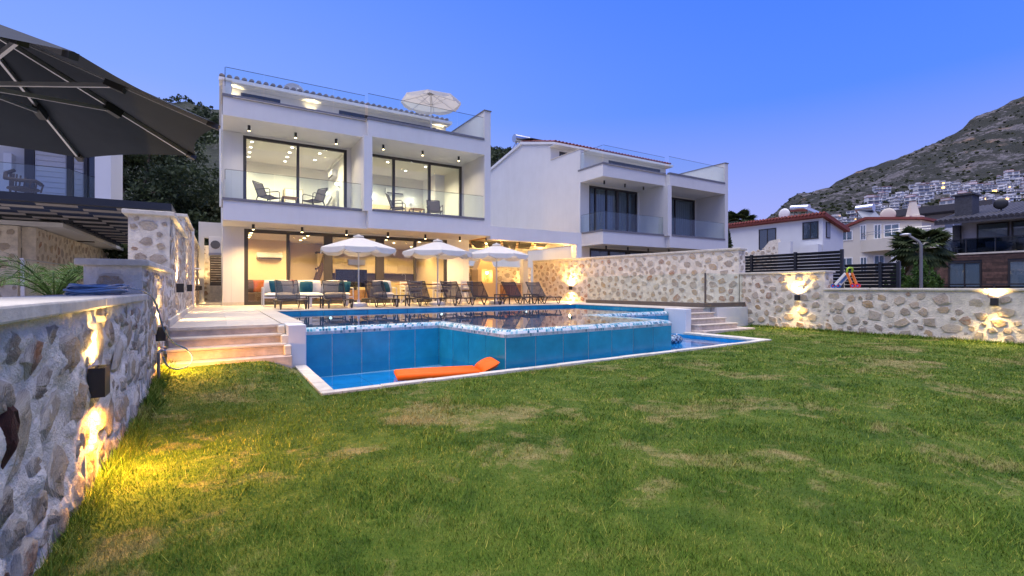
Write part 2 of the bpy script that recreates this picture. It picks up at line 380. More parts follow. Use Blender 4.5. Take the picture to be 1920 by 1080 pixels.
# ---- stones for the rubble walls
def stone_meshes(prefix, n, k, hi):
    out = []
    for i in range(n):
        rnd = random.Random(100+i*7+k); ang = sorted([2*math.pi*(j+rnd.uniform(-.32, .32))/k for j in range(k)])
        sq = rnd.uniform(1.8, 3.6); rad = []
        for a in ang:
            c, s_ = abs(math.cos(a)), abs(math.sin(a)); rr = (c**sq+s_**sq)**(-1/sq); rad.append(.5*rr*rnd.uniform(.70, 1.10))
        rings = [(1.0, -.5, 1.0), (.90, .40, .80), (.68, .85, .40), (.36, 1.0, .05)] if hi else [(1.0, -.2, 1.0), (.78, .85, .30)]
        vs = []; ed = []; fs = []
        tx, tz = rnd.uniform(-.5, .5), rnd.uniform(-.5, .5)
        for sc_, y, e in rings:
            for a, rr in zip(ang, rad):
                x, z = rr*sc_*math.cos(a), rr*sc_*math.sin(a)
                yy = y*(1+tx*x+tz*z)+(rnd.uniform(-.30, .30) if y > 0 else 0); vs.append((x, -yy, z)); ed.append(e)
        vs.append((0, -(rings[-1][1]+.1), 0)); ed.append(0)
        for r_ in range(len(rings)-1):
            for j in range(k): fs.append((r_*k+j, r_*k+(j+1) % k, (r_+1)*k+(j+1) % k, (r_+1)*k+j))
        o_ = (len(rings)-1)*k
        for j in range(k): fs.append((o_+j, o_+(j+1) % k, len(vs)-1))
        me = bpy.data.meshes.new(prefix); me.from_pydata(vs, [], fs); me.materials.append(M['stone'])
        at = me.attributes.new('edge', 'FLOAT', 'POINT'); at.data.foreach_set('value', ed)
        me.polygons.foreach_set('use_smooth', [hi and i % 3 == 0]*len(me.polygons)); me.update(); out.append(me)
    return out
ST_LO = stone_meshes('stone', 18, 7, False); ST_HI = stone_meshes('stone', 20, 9, True)
def stones_on(parent, origin, udir, ndir, length, top, seed, rowh=.25, gap=.065, hi=False, proud=.022, z0=.02, limit=300, skip=None):
    """origin: a point of the face at z=0; udir runs along it, ndir out of it; top: height or f(u)"""
    rnd = random.Random(seed); u_ = Vector(udir).normalized(); n_ = Vector(ndir).normalized(); zz = Vector((0, 0, 1))
    base = wloc(parent); meshes = ST_HI if hi else ST_LO
    zt = top if callable(top) else (lambda u: top)
    zmax = max(zt(length*i/20) for i in range(21)); area = length*(zmax-z0); acc = np.zeros((0, 3)); spots = []
    # stones of falling size dropped at random where they fit
    for cl, share in (((1.5, .5), (1.15, 1.0), (.85, 1.4), (.6, 2.2), (.42, 2.6)) if hi else ((1.15, .4), (.95, 1.6), (.8, 2.2), (.62, 2.2), (.45, 1.5))):
        for _ in range(int(area/(rowh*rowh)*share*3.4)+10):
            if len(spots) >= 2*limit: break
            asp = rnd.uniform(.95, 1.75); h = rowh*cl*rnd.uniform(.8, 1.12)/asp**.5; w = h*asp
            uc = rnd.uniform(w/2, max(w/2+.001, length-w/2)); zc = rnd.uniform(z0+h*.4, zmax-h/2)
            if zc+h/2 > zt(uc)-.006 or w > length or h < .05: continue
            if skip and skip(uc, zc): continue
            if len(acc):
                du = (acc[:, 0]-uc); dz = (acc[:, 1]-zc)*1.3; rr = acc[:, 2]+(w+gap)/2
                if (du*du+dz*dz < (rr*.86)**2).any(): continue
            acc = np.vstack([acc, (uc, zc, (w+gap)/2)]); spots.append((uc, zc, w*1.02, h*1.05))
    mrot = Matrix((u_, -n_, zz)).transposed()      # local x=u, y=-n, z=up
    rest = MB(); red = []
    for si, (uc, zc, w, h) in enumerate(spots):
        if si >= limit: o = None
        else: o = bpy.data.objects.new('stone', rnd.choice(meshes)); COL.objects.link(o); o.parent = parent
        th = rnd.uniform(-.4, .4)+(math.pi if rnd.random() < .5 else 0)
        sc_ = Matrix.Diagonal((w, proud*rnd.uniform(.6, 1.5), h)) ; rt = Matrix.Rotation(th, 3, 'Y')
        m3 = mrot @ sc_ @ rt
        mw_ = Matrix.Translation(Vector(origin)+u_*uc+zz*zc-base-n_*(rnd.uniform(.0, .016) if hi else rnd.uniform(-.002, .004))) @ m3.to_4x4()
        if o: o.matrix_basis = mw_
        else:
            me = rnd.choice(meshes); rest.add([mw_ @ v.co for v in me.vertices], [tuple(p.vertices) for p in me.polygons]); red += [d.value for d in me.attributes['edge'].data]
    if red:
        me = bpy.data.meshes.new('small_stones'); me.from_pydata(rest.v, [], rest.f); me.materials.append(M['stone']); at = me.attributes.new('edge', 'FLOAT', 'POINT'); at.data.foreach_set('value', red)
        o = bpy.data.objects.new('small_stones', me); COL.objects.link(o); o.parent = parent; o['kind'] = 'stuff'
def rough_face(parent, origin, udir, ndir, length, top, cell, amp, seed, name='mortar', z0=-.3, freq=3.2, material='mortar'):
    u_ = Vector(udir).normalized(); n_ = Vector(ndir).normalized(); o_ = Vector(origin)
    nu = max(2, int(length/cell)); zt = top if callable(top) else (lambda u: top)
    nz = max(2, int((max(zt(0), zt(length))-z0)/cell)); mb = MB(); vs = []
    for j in range(nz+1):
        for i in range(nu+1):
            u = length*i/nu; z = z0+(zt(u)-z0)*j/nz; p = o_+u_*u+Vector((0, 0, z))
            q = p*freq+Vector((seed*5.7, 0, 0)); d = mnoise.fractal(q, .9, 2.1, 4)
            if i in (0, nu) or j == nz: d *= .3
            vs.append(p+n_*d*amp)
    fs = [(j*(nu+1)+i, j*(nu+1)+i+1, (j+1)*(nu+1)+i+1, (j+1)*(nu+1)+i) for j in range(nz) for i in range(nu)]
    mb.add(vs, fs); o = mb.build(name, material, parent, smooth='all', recalc=False)
    if Vector(o.data.polygons[0].normal).dot(n_) < 0: o.data.flip_normals()
    return o
# ---- leaves
def leaves(name, matname, parent, pts, size, seed, jitter=.4, elong=1.6, droop=0, two=False, tints=None):
    rng = np.random.default_rng(seed); n = len(pts); P = np.array(pts, dtype=np.float32)
    a = rng.normal(size=(n, 3)); a[:, 2] -= droop; a /= np.linalg.norm(a, axis=1)[:, None]
    b = rng.normal(size=(n, 3)); b -= a*(a*b).sum(1)[:, None]; b /= np.linalg.norm(b, axis=1)[:, None]
    s = size*rng.uniform(1-jitter, 1+jitter, n)[:, None]
    base = np.array(wloc(parent)) if parent else 0
    v = np.stack([P-a*s*elong*.5, P+b*s*.5+a*s*.1, P+a*s*elong*.5, P-b*s*.5+a*s*.1], 1)-base
    me = bpy.data.meshes.new(name); me.vertices.add(4*n); me.vertices.foreach_set('co', v.astype(np.float32).ravel())
    me.loops.add(4*n); me.loops.foreach_set('vertex_index', np.arange(4*n, dtype=np.int32))
    me.polygons.add(n); me.polygons.foreach_set('loop_start', np.arange(0, 4*n, 4, dtype=np.int32))
    me.materials.append(M[matname]); me.update(calc_edges=True)
    t = rng.uniform(0, 1, n) if tints is None else tints
    at = me.attributes.new('tint', 'FLOAT', 'POINT'); at.data.foreach_set('value', np.repeat(t, 4).astype(np.float32))
    o = bpy.data.objects.new(name, me); COL.objects.link(o)
    if parent: o.parent = parent
    return o
def tree(name, label, base, trunk_h, blobs, n, leafsize, matname, seed, group=None, trunk_r=.18, sparse=.0):
    """blobs: (x,y,z,rx,ry,rz) clumps relative to base"""
    rnd = random.Random(seed); rng = np.random.default_rng(seed); t = thing(name, label, 'tree', base, group); bx = Vector(base)
    mb = MB(); top = bx+Vector((rnd.uniform(-.3, .3), rnd.uniform(-.3, .3), trunk_h))
    mb.tube([bx, bx*.5+top*.5+Vector((rnd.uniform(-.2, .2), rnd.uniform(-.2, .2), 0)), top], [trunk_r, trunk_r*.75, trunk_r*.55], 9)
    for b in blobs:
        c = bx+Vector(b[:3]); s = bx.lerp(top, rnd.uniform(.6, 1)); mid = s.lerp(c, .5)+Vector((0, 0, -.1*(c-s).length))
        mb.tube([s, mid, c], [trunk_r*.45, trunk_r*.28, trunk_r*.08], 6)
    mb.build('trunk', 'bark', t, smooth=True)
    vol = np.array([b[3]*b[4]*b[5] for b in blobs])**.75; vol /= vol.sum(); pts = []; tn = []
    for b, w in zip(blobs, vol):
        m_ = int(n*w); k = max(6, int(10*(1-sparse)))
        # sub-clumps on the shell of every blob
        d = rng.normal(size=(k*2, 3)); d /= np.linalg.norm(d, axis=1)[:, None]; cc = d*rng.uniform(.55, 1.0, (k*2, 1))
        idx = rng.integers(0, k*2, m_); p = cc[idx]+rng.normal(size=(m_, 3))*.17
        pts.append(np.array(base)+np.array(b[:3])+p*np.array(b[3:6])); tn.append(np.clip(rng.uniform(.0, .7, k*2)[idx]+rng.uniform(-.2, .3, m_), 0, 1))
    leaves('crown', matname, t, np.concatenate(pts), leafsize, seed, tints=np.concatenate(tn)); return t
# ------------------------------------------------------------------ the setting: ground, lawn, deck, pool
DZ = .62
g = MB(); g.add([(-3000, -3000, -1.0), (4000, -3000, -1.0), (4000, 4000, -1.0), (-3000, 4000, -1.0)], [(0, 1, 2, 3)])
tag(g.build('ground', 'earth'), kind='structure')
def ss(a, b, x): t = min(1, max(0, (x-a)/(b-a))); return t*t*(3-2*t)
def cop(x): return 5.82+.0595*(x-1.0)          # outer line of the low coping
def pf(x): return 8.35+.088*(x-1.12)           # front line of the upper pool
def lz(x, y):
    z = .016*mnoise.fractal(Vector((x*.8, y*.8, 3)), .8, 2, 3)
    z += .15*ss(5.4, 7.7, y)*(1-ss(.55, 1.0, x))
    if x > .9: z -= .035*ss(cop(x)-.5, cop(x), y)*(1-ss(11, 12, x))
    return z
def patch(mb, x0, x1, y0, yf, nx, ny):
    vs = []
    for i in range(nx+1):
        x = x0+(x1-x0)*i/nx
        for j in range(ny+1):
            y = y0+(yf(x)-y0)*j/ny; vs.append((x, y, lz(x, y)))
    mb.add(vs, [(i*(ny+1)+j, (i+1)*(ny+1)+j, (i+1)*(ny+1)+j+1, i*(ny+1)+j+1) for i in range(nx) for j in range(ny)])
lw = MB()
patch(lw, -.72, 1.0, -5, lambda x: 8.6, 14, 90)
patch(lw, 1.0, 11.05, -5, cop, 80, 90)
patch(lw, 11.05, 14.5, -5, lambda x: 9.3, 24, 100)
lo = lw.build('lawn', 'lawn', smooth='all'); tag(lo, kind='structure')
# grass blades
def blades():
    rng = np.random.default_rng(7); n = 900000
    D = rng.uniform(math.sqrt(1.35), math.sqrt(16.5), n)**2; r = rng.uniform(-1.3, 1.3, n)
    s, c = math.sin(YAW), math.cos(YAW); x = D*(s+r*c); y = D*(c-r*s)
    f = np.where(x < 1.0, 7.72, np.where(x < 11.05, 5.81+.0595*(x-1), 8.25))
    ok = (x > -.63) & (x < 14.36) & (y < f) & (y > -4.5); x, y, D = x[ok], y[ok], D[ok]
    # longer grass along the two walls
    m = 9000; yy = rng.uniform(1.2, 8.2, m); xx = -.64+np.abs(rng.normal(0, .06, m))
    m2 = 9000; y2 = rng.uniform(1.5, 9, m2); x2 = 14.37-np.abs(rng.normal(0, .10, m2))
    tall = np.concatenate([np.zeros(len(x)), np.ones(m), np.full(m2, .7)])
    x = np.concatenate([x, xx, x2]); y = np.concatenate([y, yy, y2]); D = np.concatenate([D, x[-m-m2:]*s+y[-m-m2:]*c]); n = len(x)
    # taller tufts and weeds here and there
    K = 900; Dc = rng.uniform(1.6, 9, K); rc = rng.uniform(-1.1, 1.1, K); xc = Dc*(s+rc*c); yc = Dc*(c-rc*s); q = 12; tx_ = np.repeat(xc, q)+rng.normal(0, .022, K*q); ty_ = np.repeat(yc, q)+rng.normal(0, .022, K*q)
    okc = (tx_ > -.6) & (tx_ < 14.2) & (ty_ < np.where(tx_ < 1.0, 7.6, np.where(tx_ < 11.05, 5.7+.0595*(tx_-1), 8.2))); tx_, ty_ = tx_[okc], ty_[okc]
    x = np.concatenate([x, tx_]); y = np.concatenate([y, ty_]); D = np.concatenate([D, tx_*s+ty_*c]); tall = np.concatenate([tall, np.full(len(tx_), .32)]); n = len(x)
    z = np.array([lz(a, b) for a, b in zip(x, y)], dtype=np.float32)
    patchy = np.array([mnoise.noise(Vector((a*1.7, b*1.7, 9))) for a, b in zip(x, y)])
    h = rng.uniform(.006, .019, n)*(1+.9*np.maximum(patchy, -.6))*(1+rng.random(n)**20*2.6)+tall*rng.uniform(.02, .15, n)*rng.random(n)
    w = np.maximum(.0016, .00075*np.maximum(D, .5))*rng.uniform(.7, 1.4, n)
    a = rng.uniform(0, 2*np.pi, n); l = rng.uniform(.2, 1.25, n)*h; a2 = a+rng.uniform(-.9, .9, n)+np.pi/2
    v = np.empty((n, 3, 3), np.float32)
    v[:, 0, 0] = x-np.cos(a)*w; v[:, 0, 1] = y-np.sin(a)*w; v[:, 0, 2] = z-.004
    v[:, 1, 0] = x+np.cos(a)*w; v[:, 1, 1] = y+np.sin(a)*w; v[:, 1, 2] = z-.004
    v[:, 2, 0] = x+np.cos(a2)*l; v[:, 2, 1] = y+np.sin(a2)*l; v[:, 2, 2] = z+h
    me = bpy.data.meshes.new('grass'); me.vertices.add(3*n); me.vertices.foreach_set('co', v.ravel())
    me.loops.add(3*n); me.loops.foreach_set('vertex_index', np.arange(3*n, dtype=np.int32))
    me.polygons.add(n); me.polygons.foreach_set('loop_start', np.arange(0, 3*n, 3, dtype=np.int32))
    me.materials.append(M['grass']); me.update(calc_edges=True)
    at = me.attributes.new('tint', 'FLOAT', 'POINT'); at.data.foreach_set('value', np.repeat(rng.random(n), 3).astype(np.float32))
    o = bpy.data.objects.new('grass', me); COL.objects.link(o)
    tag(o, 'short mown green grass with dry straw patches covering the lawn', 'grass', kind='stuff')
blades()
# ---- deck: solid base, then stone tiles laid on it
deck = MB(); DT = DZ-.014
deck.box(-.66, 1.0, 8.56, 13.25, -1, DT).box(-.66, 14.4, 13.55, 33, -1, DT).box(10.95, 14.4, 9.35, 13.55, -1, DT).box(1.0, 10.95, 13.45, 13.55, -1, DT).box(-.66, 1.0, 13.25, 13.55, -1, DT)
dk = deck.build('deck', 'grout'); tag(dk, kind='structure')
def tile_grid(x0, x1, y0, y1, nx, ny, parent, z0, z1, gap=.005, name='floor_tile', m='travertine'):
    w = (x1-x0)/nx; d = (y1-y0)/ny
    me = MB().box(-w/2+gap/2, w/2-gap/2, -d/2+gap/2, d/2-gap/2, 0, z1-z0).mesh(name, m, Vector((0, 0, 0)))
    for i in range(nx):
        for j in range(ny): mesh_obj(name, me, parent, (x0+w*(i+.5), y0+d*(j+.5), z0))
tile_grid(-.64, .86, 8.60, 13.4, 2, 8, dk, DT, DZ)
tile_grid(-.64, 14.38, 13.80, 18.38, 20, 7, dk, DT, DZ)
tile_grid(-.64, .10, 18.38, 24.0, 1, 7, dk, DT, DZ)
tile_grid(9.2, 14.38, 18.38, 21.4, 7, 4, dk, DT, DZ)
tile_grid(11.3, 14.38, 9.40, 13.80, 4, 6, dk, DT, DZ)
# ---- steps up to the deck at the left
st = thing('stone_steps', 'travertine garden steps between stone wall and pool pier', 'steps', (.1, 8.0, .0))
B(-.64, .93, 7.75, 9.0, -.3, .195).build('base_slab', 'step_stone', st, bevel=.008)
for (y, z, zt, xr) in ((8.0, .198, .352, .86), (8.25, .355, .482, .83), (8.5, .485, DZ-.018, .80)):
    B(-.60, xr, y+.02, 8.56, z, zt-.028).build('riser', 'step_stone', st)
    B(-.61, xr+.02, y-.012, 8.60, zt-.026, zt+.006 if zt < .6 else DZ+.004).build('tread', 'travertine', st, bevel=.006)
for (y, z, xr) in ((7.86, .34, .93), (8.1, .47, .91), (8.36, .60, .89)):
    B(xr-.09, xr+.005, y, 8.62, .197, z).build('cheek_stone', 'cap', st, bevel=.01)
# ---- pool
pool = thing('swimming_pool', 'infinity pool with blue tiled walls and mosaic overflow edge', 'pool', (5.5, 9.5, -.5))
WZ = .535; BZ = -.10
E_ = [(1.12, pf(1.12)), (3.60, pf(3.6)), (3.72, 6.28), (7.86, 6.64), (7.86, pf(7.86)), (10.86, pf(10.86))]
INR = [(1.2, pf(1.2)+.2), (3.82, pf(3.82)+.2), (3.93, 6.48), (7.66, 6.82), (7.66, pf(7.66)+.2), (10.86, pf(10.86)+.2)]
inner = INR+[(10.86, 13.42), (1.2, 13.22)]
fl = MB(); fl.add([(x, y, -.55) for x, y in inner], [tuple(range(len(inner)))]); fl.build('pool_floor', 'pool_tile', pool)
wl = MB(); n_ = len(inner)
for i in range(n_):
    a, b = inner[i], inner[(i+1) % n_]; t_ = .50
    wl.add([(*a, -.55), (*b, -.55), (*b, t_), (*a, t_)], [(0, 1, 2, 3)])
wl.build('inner_wall', 'pool_tile', pool)
sh = MB()                                                    # shell behind the outer tiles
for i in range(len(E_)-1):
    a, b = E_[i], E_[i+1]; c_, d_ = INR[i+1], INR[i]
    dv = Vector((b[0]-a[0], b[1]-a[1])).normalized(); no = Vector((dv.y, -dv.x))*.006
    sh.prism([(a[0]-no.x, a[1]-no.y), (b[0]-no.x, b[1]-no.y), c_, d_], 'z', -.56, .43)
sh.build('shell', 'grout', pool)
rnd = random.Random(5)
for i in range(len(E_)-1):
    a, b = Vector((*E_[i], 0)), Vector((*E_[i+1], 0)); L = (b-a).length; d = (b-a)/L; no = Vector((d.y, -d.x, 0)); n = [5, 4, 7, 4, 5][i]; w = L/n
    for k in range(n):
        p = a+d*(k*w+.0065); q = a+d*((k+1)*w-.0065); j = rnd.uniform(0.001, .004)
        mb = MB(); vs = [p-no*.004, q-no*.004, q+no*j, p+no*j]
        mb.add([Vector((v.x, v.y, z)) for z in (-.55, .437) for v in vs], [(0, 3, 2, 1), (4, 5, 6, 7), (0, 1, 5, 4), (1, 2, 6, 5), (2, 3, 7, 6), (3, 0, 4, 7)])
        mb.build('wall_tile', 'pool_tile', pool)
for nm, c_ in (('mos_a', (.70, .74, .72)), ('mos_b', (.30, .56, .60)), ('mos_c', (.05, .29, .36)), ('mos_d', (.012, .13, .19))): mat(nm, c_, .2, .1, 20)
prof = [(.30, .532), (.22, .546), (.12, .552), (.05, .545), (.012, .522), (0, .49), (0, .442)]
def resample(pr, s):
    out = [pr[0]]; L = [0]
    for a, b in zip(pr, pr[1:]): L.append(L[-1]+math.dist(a, b))
    n = round(L[-1]/s)
    for k in range(1, n+1):
        t = L[-1]*k/n; i = max(j for j in range(len(L)) if L[j] <= t+1e-9); i = min(i, len(pr)-2)
        u = (t-L[i])/(L[i+1]-L[i]); out.append((pr[i][0]+(pr[i+1][0]-pr[i][0])*u, pr[i][1]+(pr[i+1][1]-pr[i][1])*u))
    return out
pr = resample(prof, .047); mo = MB(); gr = MB()
def offs(i, dist):            # mitred offset of corner i towards the inside
    p = Vector(E_[i]); ds = []
    if i > 0: v = (Vector(E_[i])-Vector(E_[i-1])).normalized(); ds.append(Vector((-v.y, v.x)))
    if i < len(E_)-1: v = (Vector(E_[i+1])-Vector(E_[i])).normalized(); ds.append(Vector((-v.y, v.x)))
    m_ = sum(ds, Vector((0, 0))); m_.normalize(); return p+m_*dist/max(.4, m_.dot(ds[0]))
for i in range(len(E_)-1):
    L = (Vector(E_[i+1])-Vector(E_[i])).length; n = int(L/.047)
    for r_ in range(len(pr)-1):
        a0, a1 = offs(i, pr[r_][0]), offs(i+1, pr[r_][0]); b0, b1 = offs(i, pr[r_+1][0]), offs(i+1, pr[r_+1][0]); za, zb = pr[r_][1], pr[r_+1][1]
        gr.m = 0; gr.add([(*a0, za-.003), (*a1, za-.003), (*b1, zb-.003), (*b0, zb-.003)], [(0, 1, 2, 3)])
        for k in range(n):
            u0, u1 = (k+.06)/n, (k+.94)/n; p0, p1, q0, q1 = a0.lerp(a1, u0), a0.lerp(a1, u1), b0.lerp(b1, u0), b0.lerp(b1, u1)
            mo.m = rnd.choices((0, 1, 2, 3), (44, 24, 22, 10))[0]; e = .04
            P = [(*p0, za), (*p1, za), (*q1, zb), (*q0, zb)]; c_ = sum((Vector(v) for v in P), Vector())/4
            mo.add([Vector(v).lerp(c_, .1) for v in P], [(0, 1, 2, 3)])
mo.build('mosaic_edge', ['mos_a', 'mos_b', 'mos_c', 'mos_d'], pool)['kind'] = 'stuff'
gr.build('mosaic_bed', 'grout', pool)
wt = MB(); WP = [tuple(offs(i, .24)) for i in range(len(E_))]+[(10.87, 13.43), (1.19, 13.23)]
wt.add([(x, y, WZ+.006) for x, y in WP], [tuple(range(len(WP)))])
tag(wt.build('pool_water', 'pool_water'), kind='structure')
# band of tiles above the waterline at the back and the right
for i in range(17):
    u0, u1 = i/17, (i+1)/17; x0 = 1.2+(10.86-1.2)*u0+.004; x1 = 1.2+(10.86-1.2)*u1-.004; y0 = 13.2+.2*u0; y1 = 13.2+.2*u1
    MB().prism([(x0, y0), (x1, y1), (x1, y1+.03), (x0, y0+.03)], 'z', .3, DZ-.012).build('band_tile', 'pool_tile', pool, bevel=.003)
for i in range(7):
    y0 = 9.45+i*.565; MB().box(10.835, 10.865, y0+.004, y0+.561, .3, DZ-.012).build('band_tile', 'pool_tile', pool, bevel=.003)
MB().box(1.17, 1.2, 8.5, 13.2, .3, DZ-.012).build('side_band', 'pool_tile', pool)
cpm = 'cap'
for i in range(16):
    u0, u1 = i/16, (i+1)/16; x0 = .88+(11.3-.88)*u0+.002; x1 = .88+(11.3-.88)*u1-.002; y0 = 13.19+.2*u0
    MB().box(x0, x1, y0, 13.79, DZ-.01, DZ+.012).build('coping_stone', 'travertine', pool, bevel=.006)
for i in range(6):
    y0 = 8.62+i*.762; MB().box(.87, 1.215, y0+.002, y0+.760, DZ-.01, DZ+.012).build('coping_stone', 'travertine', pool, bevel=.006)
for i in range(6):
    y0 = 9.36+i*.638; MB().box(10.82, 11.29, y0+.002, min(y0+.636, 13.38), DZ-.01, DZ+.012).build('coping_stone', 'travertine', pool, bevel=.006)
MB().prism([(.91, 8.10), (1.175, 8.12), (1.175, 8.64), (.91, 8.64)], 'z', -.3, DZ+.004).build('pier', 'plaster', pool, bevel=.01)
B(1.0, 1.17, 8.64, 13.2, -.6, DZ-.02).build('side_wall', 'plaster', pool)
B(10.875, 10.948, 9.36, 13.44, -.6, DZ-.02).build('side_wall', 'plaster', pool)
# low basin
BX0, BX1 = 1.16, 10.7
B(BX0-.1, BX1+.1, 5.95, 9.3, -.62, -.265).build('basin_floor', 'grout', pool)
tile_grid(1.17, 3.57, 6.0, 8.25, 3, 3, pool, -.262, -.25, .012, 'basin_tile', 'basin_tile')
tile_grid(7.9, 10.7, 6.5, 8.9, 3, 3, pool, -.262, -.25, .012, 'basin_tile', 'basin_tile')
tile_grid(3.78, 7.80, 5.98, 6.24, 4, 1, pool, -.262, -.25, .012, 'basin_tile', 'basin_tile')
bw = MB()
bw.prism([(BX0, cop(BX0)+.13), (BX1, cop(BX1)+.13), (BX1, cop(BX1)+.04), (BX0, cop(BX0)+.04)], 'z', -.56, -.056)
bw.prism([(BX0-.06, cop(1.1)+.13), (BX0+.012, cop(1.1)+.14), (BX0+.012, 8.33), (BX0-.06, 8.33)], 'z', -.56, -.057)
bw.prism([(BX1-.012, cop(BX1)+.13), (BX1+.06, cop(BX1)+.13), (BX1+.06, 9.15), (BX1-.012, 9.15)], 'z', -.56, -.058)
bw.build('basin_wall', 'basin_tile', pool)
for i in range(14):
    x0 = 1.0+(11.05-1.0)*i/14+.002; x1 = 1.0+(11.05-1.0)*(i+1)/14-.002
    MB().prism([(x0, cop(x0)), (x1, cop(x1)), (x1, cop(x1)+.125), (x0, cop(x0)+.125)], 'z', -.052, -.004+.004*(i % 2)).build('coping_stone', 'cap', pool, bevel=.008)
for i in range(4):
    y0 = 5.96+i*.53; MB().box(1.0, 1.165, y0+.002, y0+.528, -.053, -.001+.003*(i % 2)).build('coping_stone', 'cap', pool, bevel=.008)
for i in range(4):
    y0 = 6.53+i*.53; MB().box(10.7, 11.05, y0+.002, y0+.528, -.054, -.001+.003*(i % 2)).build('coping_stone', 'cap', pool, bevel=.008)
b_ = MB(); BP = [(BX0, cop(BX0)+.12), (BX1, cop(BX1)+.12), (BX1, 9.1), (7.86, pf(7.86)), (7.86, 6.64), (3.72, 6.28), (3.60, pf(3.6)), (BX0, pf(BX0))]
b_.add([(x, y, BZ) for x, y in BP], [tuple(range(len(BP)))]); tag(b_.build('basin_water', 'basin_water'), kind='structure')
# underwater lamps on the back wall
for x in (2.5, 5.65, 8.7):
    y = 13.2+.2*(x-1.2)/9.66
    L = thing('pool_lamp', 'round lit underwater lamp set into the blue pool wall', 'lamp', (x, y-.01, .42), 'underwater lamps along the back pool wall')
    MB().cyl((x, y-.002, .42), (x, y-.03, .42), .05, n=16).build('rim', 'steel', L); MB().cyl((x, y-.031, .42), (x, y-.036, .42), .038, n=16).build('lens', 'pool_glow', L)
    lamp('SPOT', (x, y-.06, .40), 12, (.9, .97, 1), L, (0, -1, -.25), 140)
# white retaining walls and steps at the pool's right
rs = thing('stone_steps', 'pale steps climbing beside the glass fence and right basin', 'steps', (11.7, 8.6, 0))
B(11.0, 13.2, 8.15, 9.3, -.3, .055).build('base_slab', 'step_stone', rs, bevel=.01)
for i, (y, z) in enumerate(((8.40, .20), (8.66, .345), (8.92, .49), (9.16, DZ))):
    B(11.05, 12.75-.17*i, y+.02, 9.34, (.058, .203, .348, .493)[i], z-.03).build('riser', 'step_stone', rs)
    B(11.03, 12.78-.17*i, y-.01, 9.345, z-.028, z).build('tread', 'travertine', rs, bevel=.006)
tag(B(12.83, 14.38, 9.12, 9.34, -.3, DZ-.02).build('retaining_wall', 'plaster', bevel=.008), 'low white retaining wall under the glass fence', 'wall')
tag(B(10.76, 11.0, 8.62, 9.34, -.3, DZ+.006).build('pool_pier', 'plaster', bevel=.01), 'white rendered pier between the pool and the right steps', 'pier')
# ------------------------------------------------------------------ stone walls
XL = -.66
def wall_along_y(name, label, xf, side, y0, y1, top, thick, seed, cap_h=.06, over=.05, cell=.1, amp=.02, z0=0., rowh=.25, hi=False, end0=True, end1=False, ncap=None, limit=300, proud=.022, gap=.065, base=-.3, end_stones=True, freq=3.2, mortar='mortar'):
    """face at x=xf looking towards side (+1/-1)"""
    t = thing(name, label, 'wall', (xf-side*thick/2, (y0+y1)/2, base))
    xb = xf-side*thick
    B(min(xb, xf-side*.05), max(xb, xf-side*.05), y0+.05, y1-.03, base, top-.004).build('core', 'mortar', t)
    if side > 0: o, u = (xf, y0, 0), (0, 1, 0)
    else: o, u = (xf, y1, 0), (0, -1, 0)
    rough_face(t, o, u, (side, 0, 0), y1-y0, top, cell, amp, seed, z0=z0-.3, freq=freq, material=mortar)
    stones_on(t, o, u, (side, 0, 0), y1-y0, top, seed, rowh, gap, hi, proud, z0, limit)
    rough_face(t, (min(xf, xb), y0, 0), (1, 0, 0), (0, -1, 0), thick, top, cell, amp, seed+1, z0=z0-.3, freq=freq, material=mortar)
    if end_stones: stones_on(t, (min(xf, xb), y0, 0), (1, 0, 0), (0, -1, 0), thick, top, seed+2, rowh*.82, gap, hi, proud, z0, 80)
    n = ncap or max(1, round((y1-y0)/1.1)); xa, xc = min(xb, xf)-over, max(xb, xf)+over
    for i in range(n):
        ya = y0-over+(y1-y0+over)*i/n; yb = y0-over+(y1-y0+over)*(i+1)/n
        B(xa, xc, ya+.001, yb-.001, top, top+cap_h+.002*(i % 2)).build('cap_stone', 'cap', t, bevel=.012)
    return t
wall_along_y('garden_wall', 'low rubble wall beside the lawn with blue hose coiled on its cap', XL, 1, -1.2, 6.05, 1.075, .5, 11, .065, .05, .022, .030, -.05, .23, True, limit=300, proud=.028, gap=.03, freq=6.5, mortar='mortar_near')
nw_ = [o for o in bpy.data.objects if o.name == 'garden_wall'][0]
mat('red_stone', (.085, .018, .014), .6, .5, 14, 1.0, 40, bdist=.02)
mr_ = ST_HI[4].copy(); mr_.materials.clear(); mr_.materials.append(M['red_stone']); rs_ = bpy.data.objects.new('stone', mr_); COL.objects.link(rs_); rs_.parent = nw_; rs_['label'] = 'dark red stone'
rs_.matrix_basis = Matrix.Translation(Vector((XL+.004, 2.42, .68))-wloc(nw_)) @ (Matrix(((0, 1, 0), (-1, 0, 0), (0, 0, 1))).transposed() @ Matrix.Diagonal((.19, .030, .26))).to_4x4()
wall_along_y('garden_wall', 'rubble wall stepping up behind the coiled hose', XL, 1, 6.09, 9.28, 1.42, .45, 23, .065, .06, .03, .026, -.02, .23, True, proud=.026, gap=.03, freq=6, mortar='mortar_near')
wall_along_y('garden_wall', 'tall rubble wall beside the deck with broad squared end stones', XL, 1, 9.3, 13.1, 2.33, .52, 31, .07, .07, .06, .028, DZ-.05, .25, False, proud=.020, gap=.03)
wall_along_y('garden_wall', 'tallest rubble wall next to the white gate post', XL, 1, 13.12, 16.3, 2.80, .50, 41, .07, .06, .07, .028, DZ-.05, .25, False, proud=.020, gap=.03)
wall_along_y('side_yard_wall', 'rubble wall lining the narrow side yard left of the lit house', XL, 1, 16.75, 31, 2.72, .45, 43, .07, .05, .12, .028, DZ-.05, .27, False, proud=.020, gap=.03)
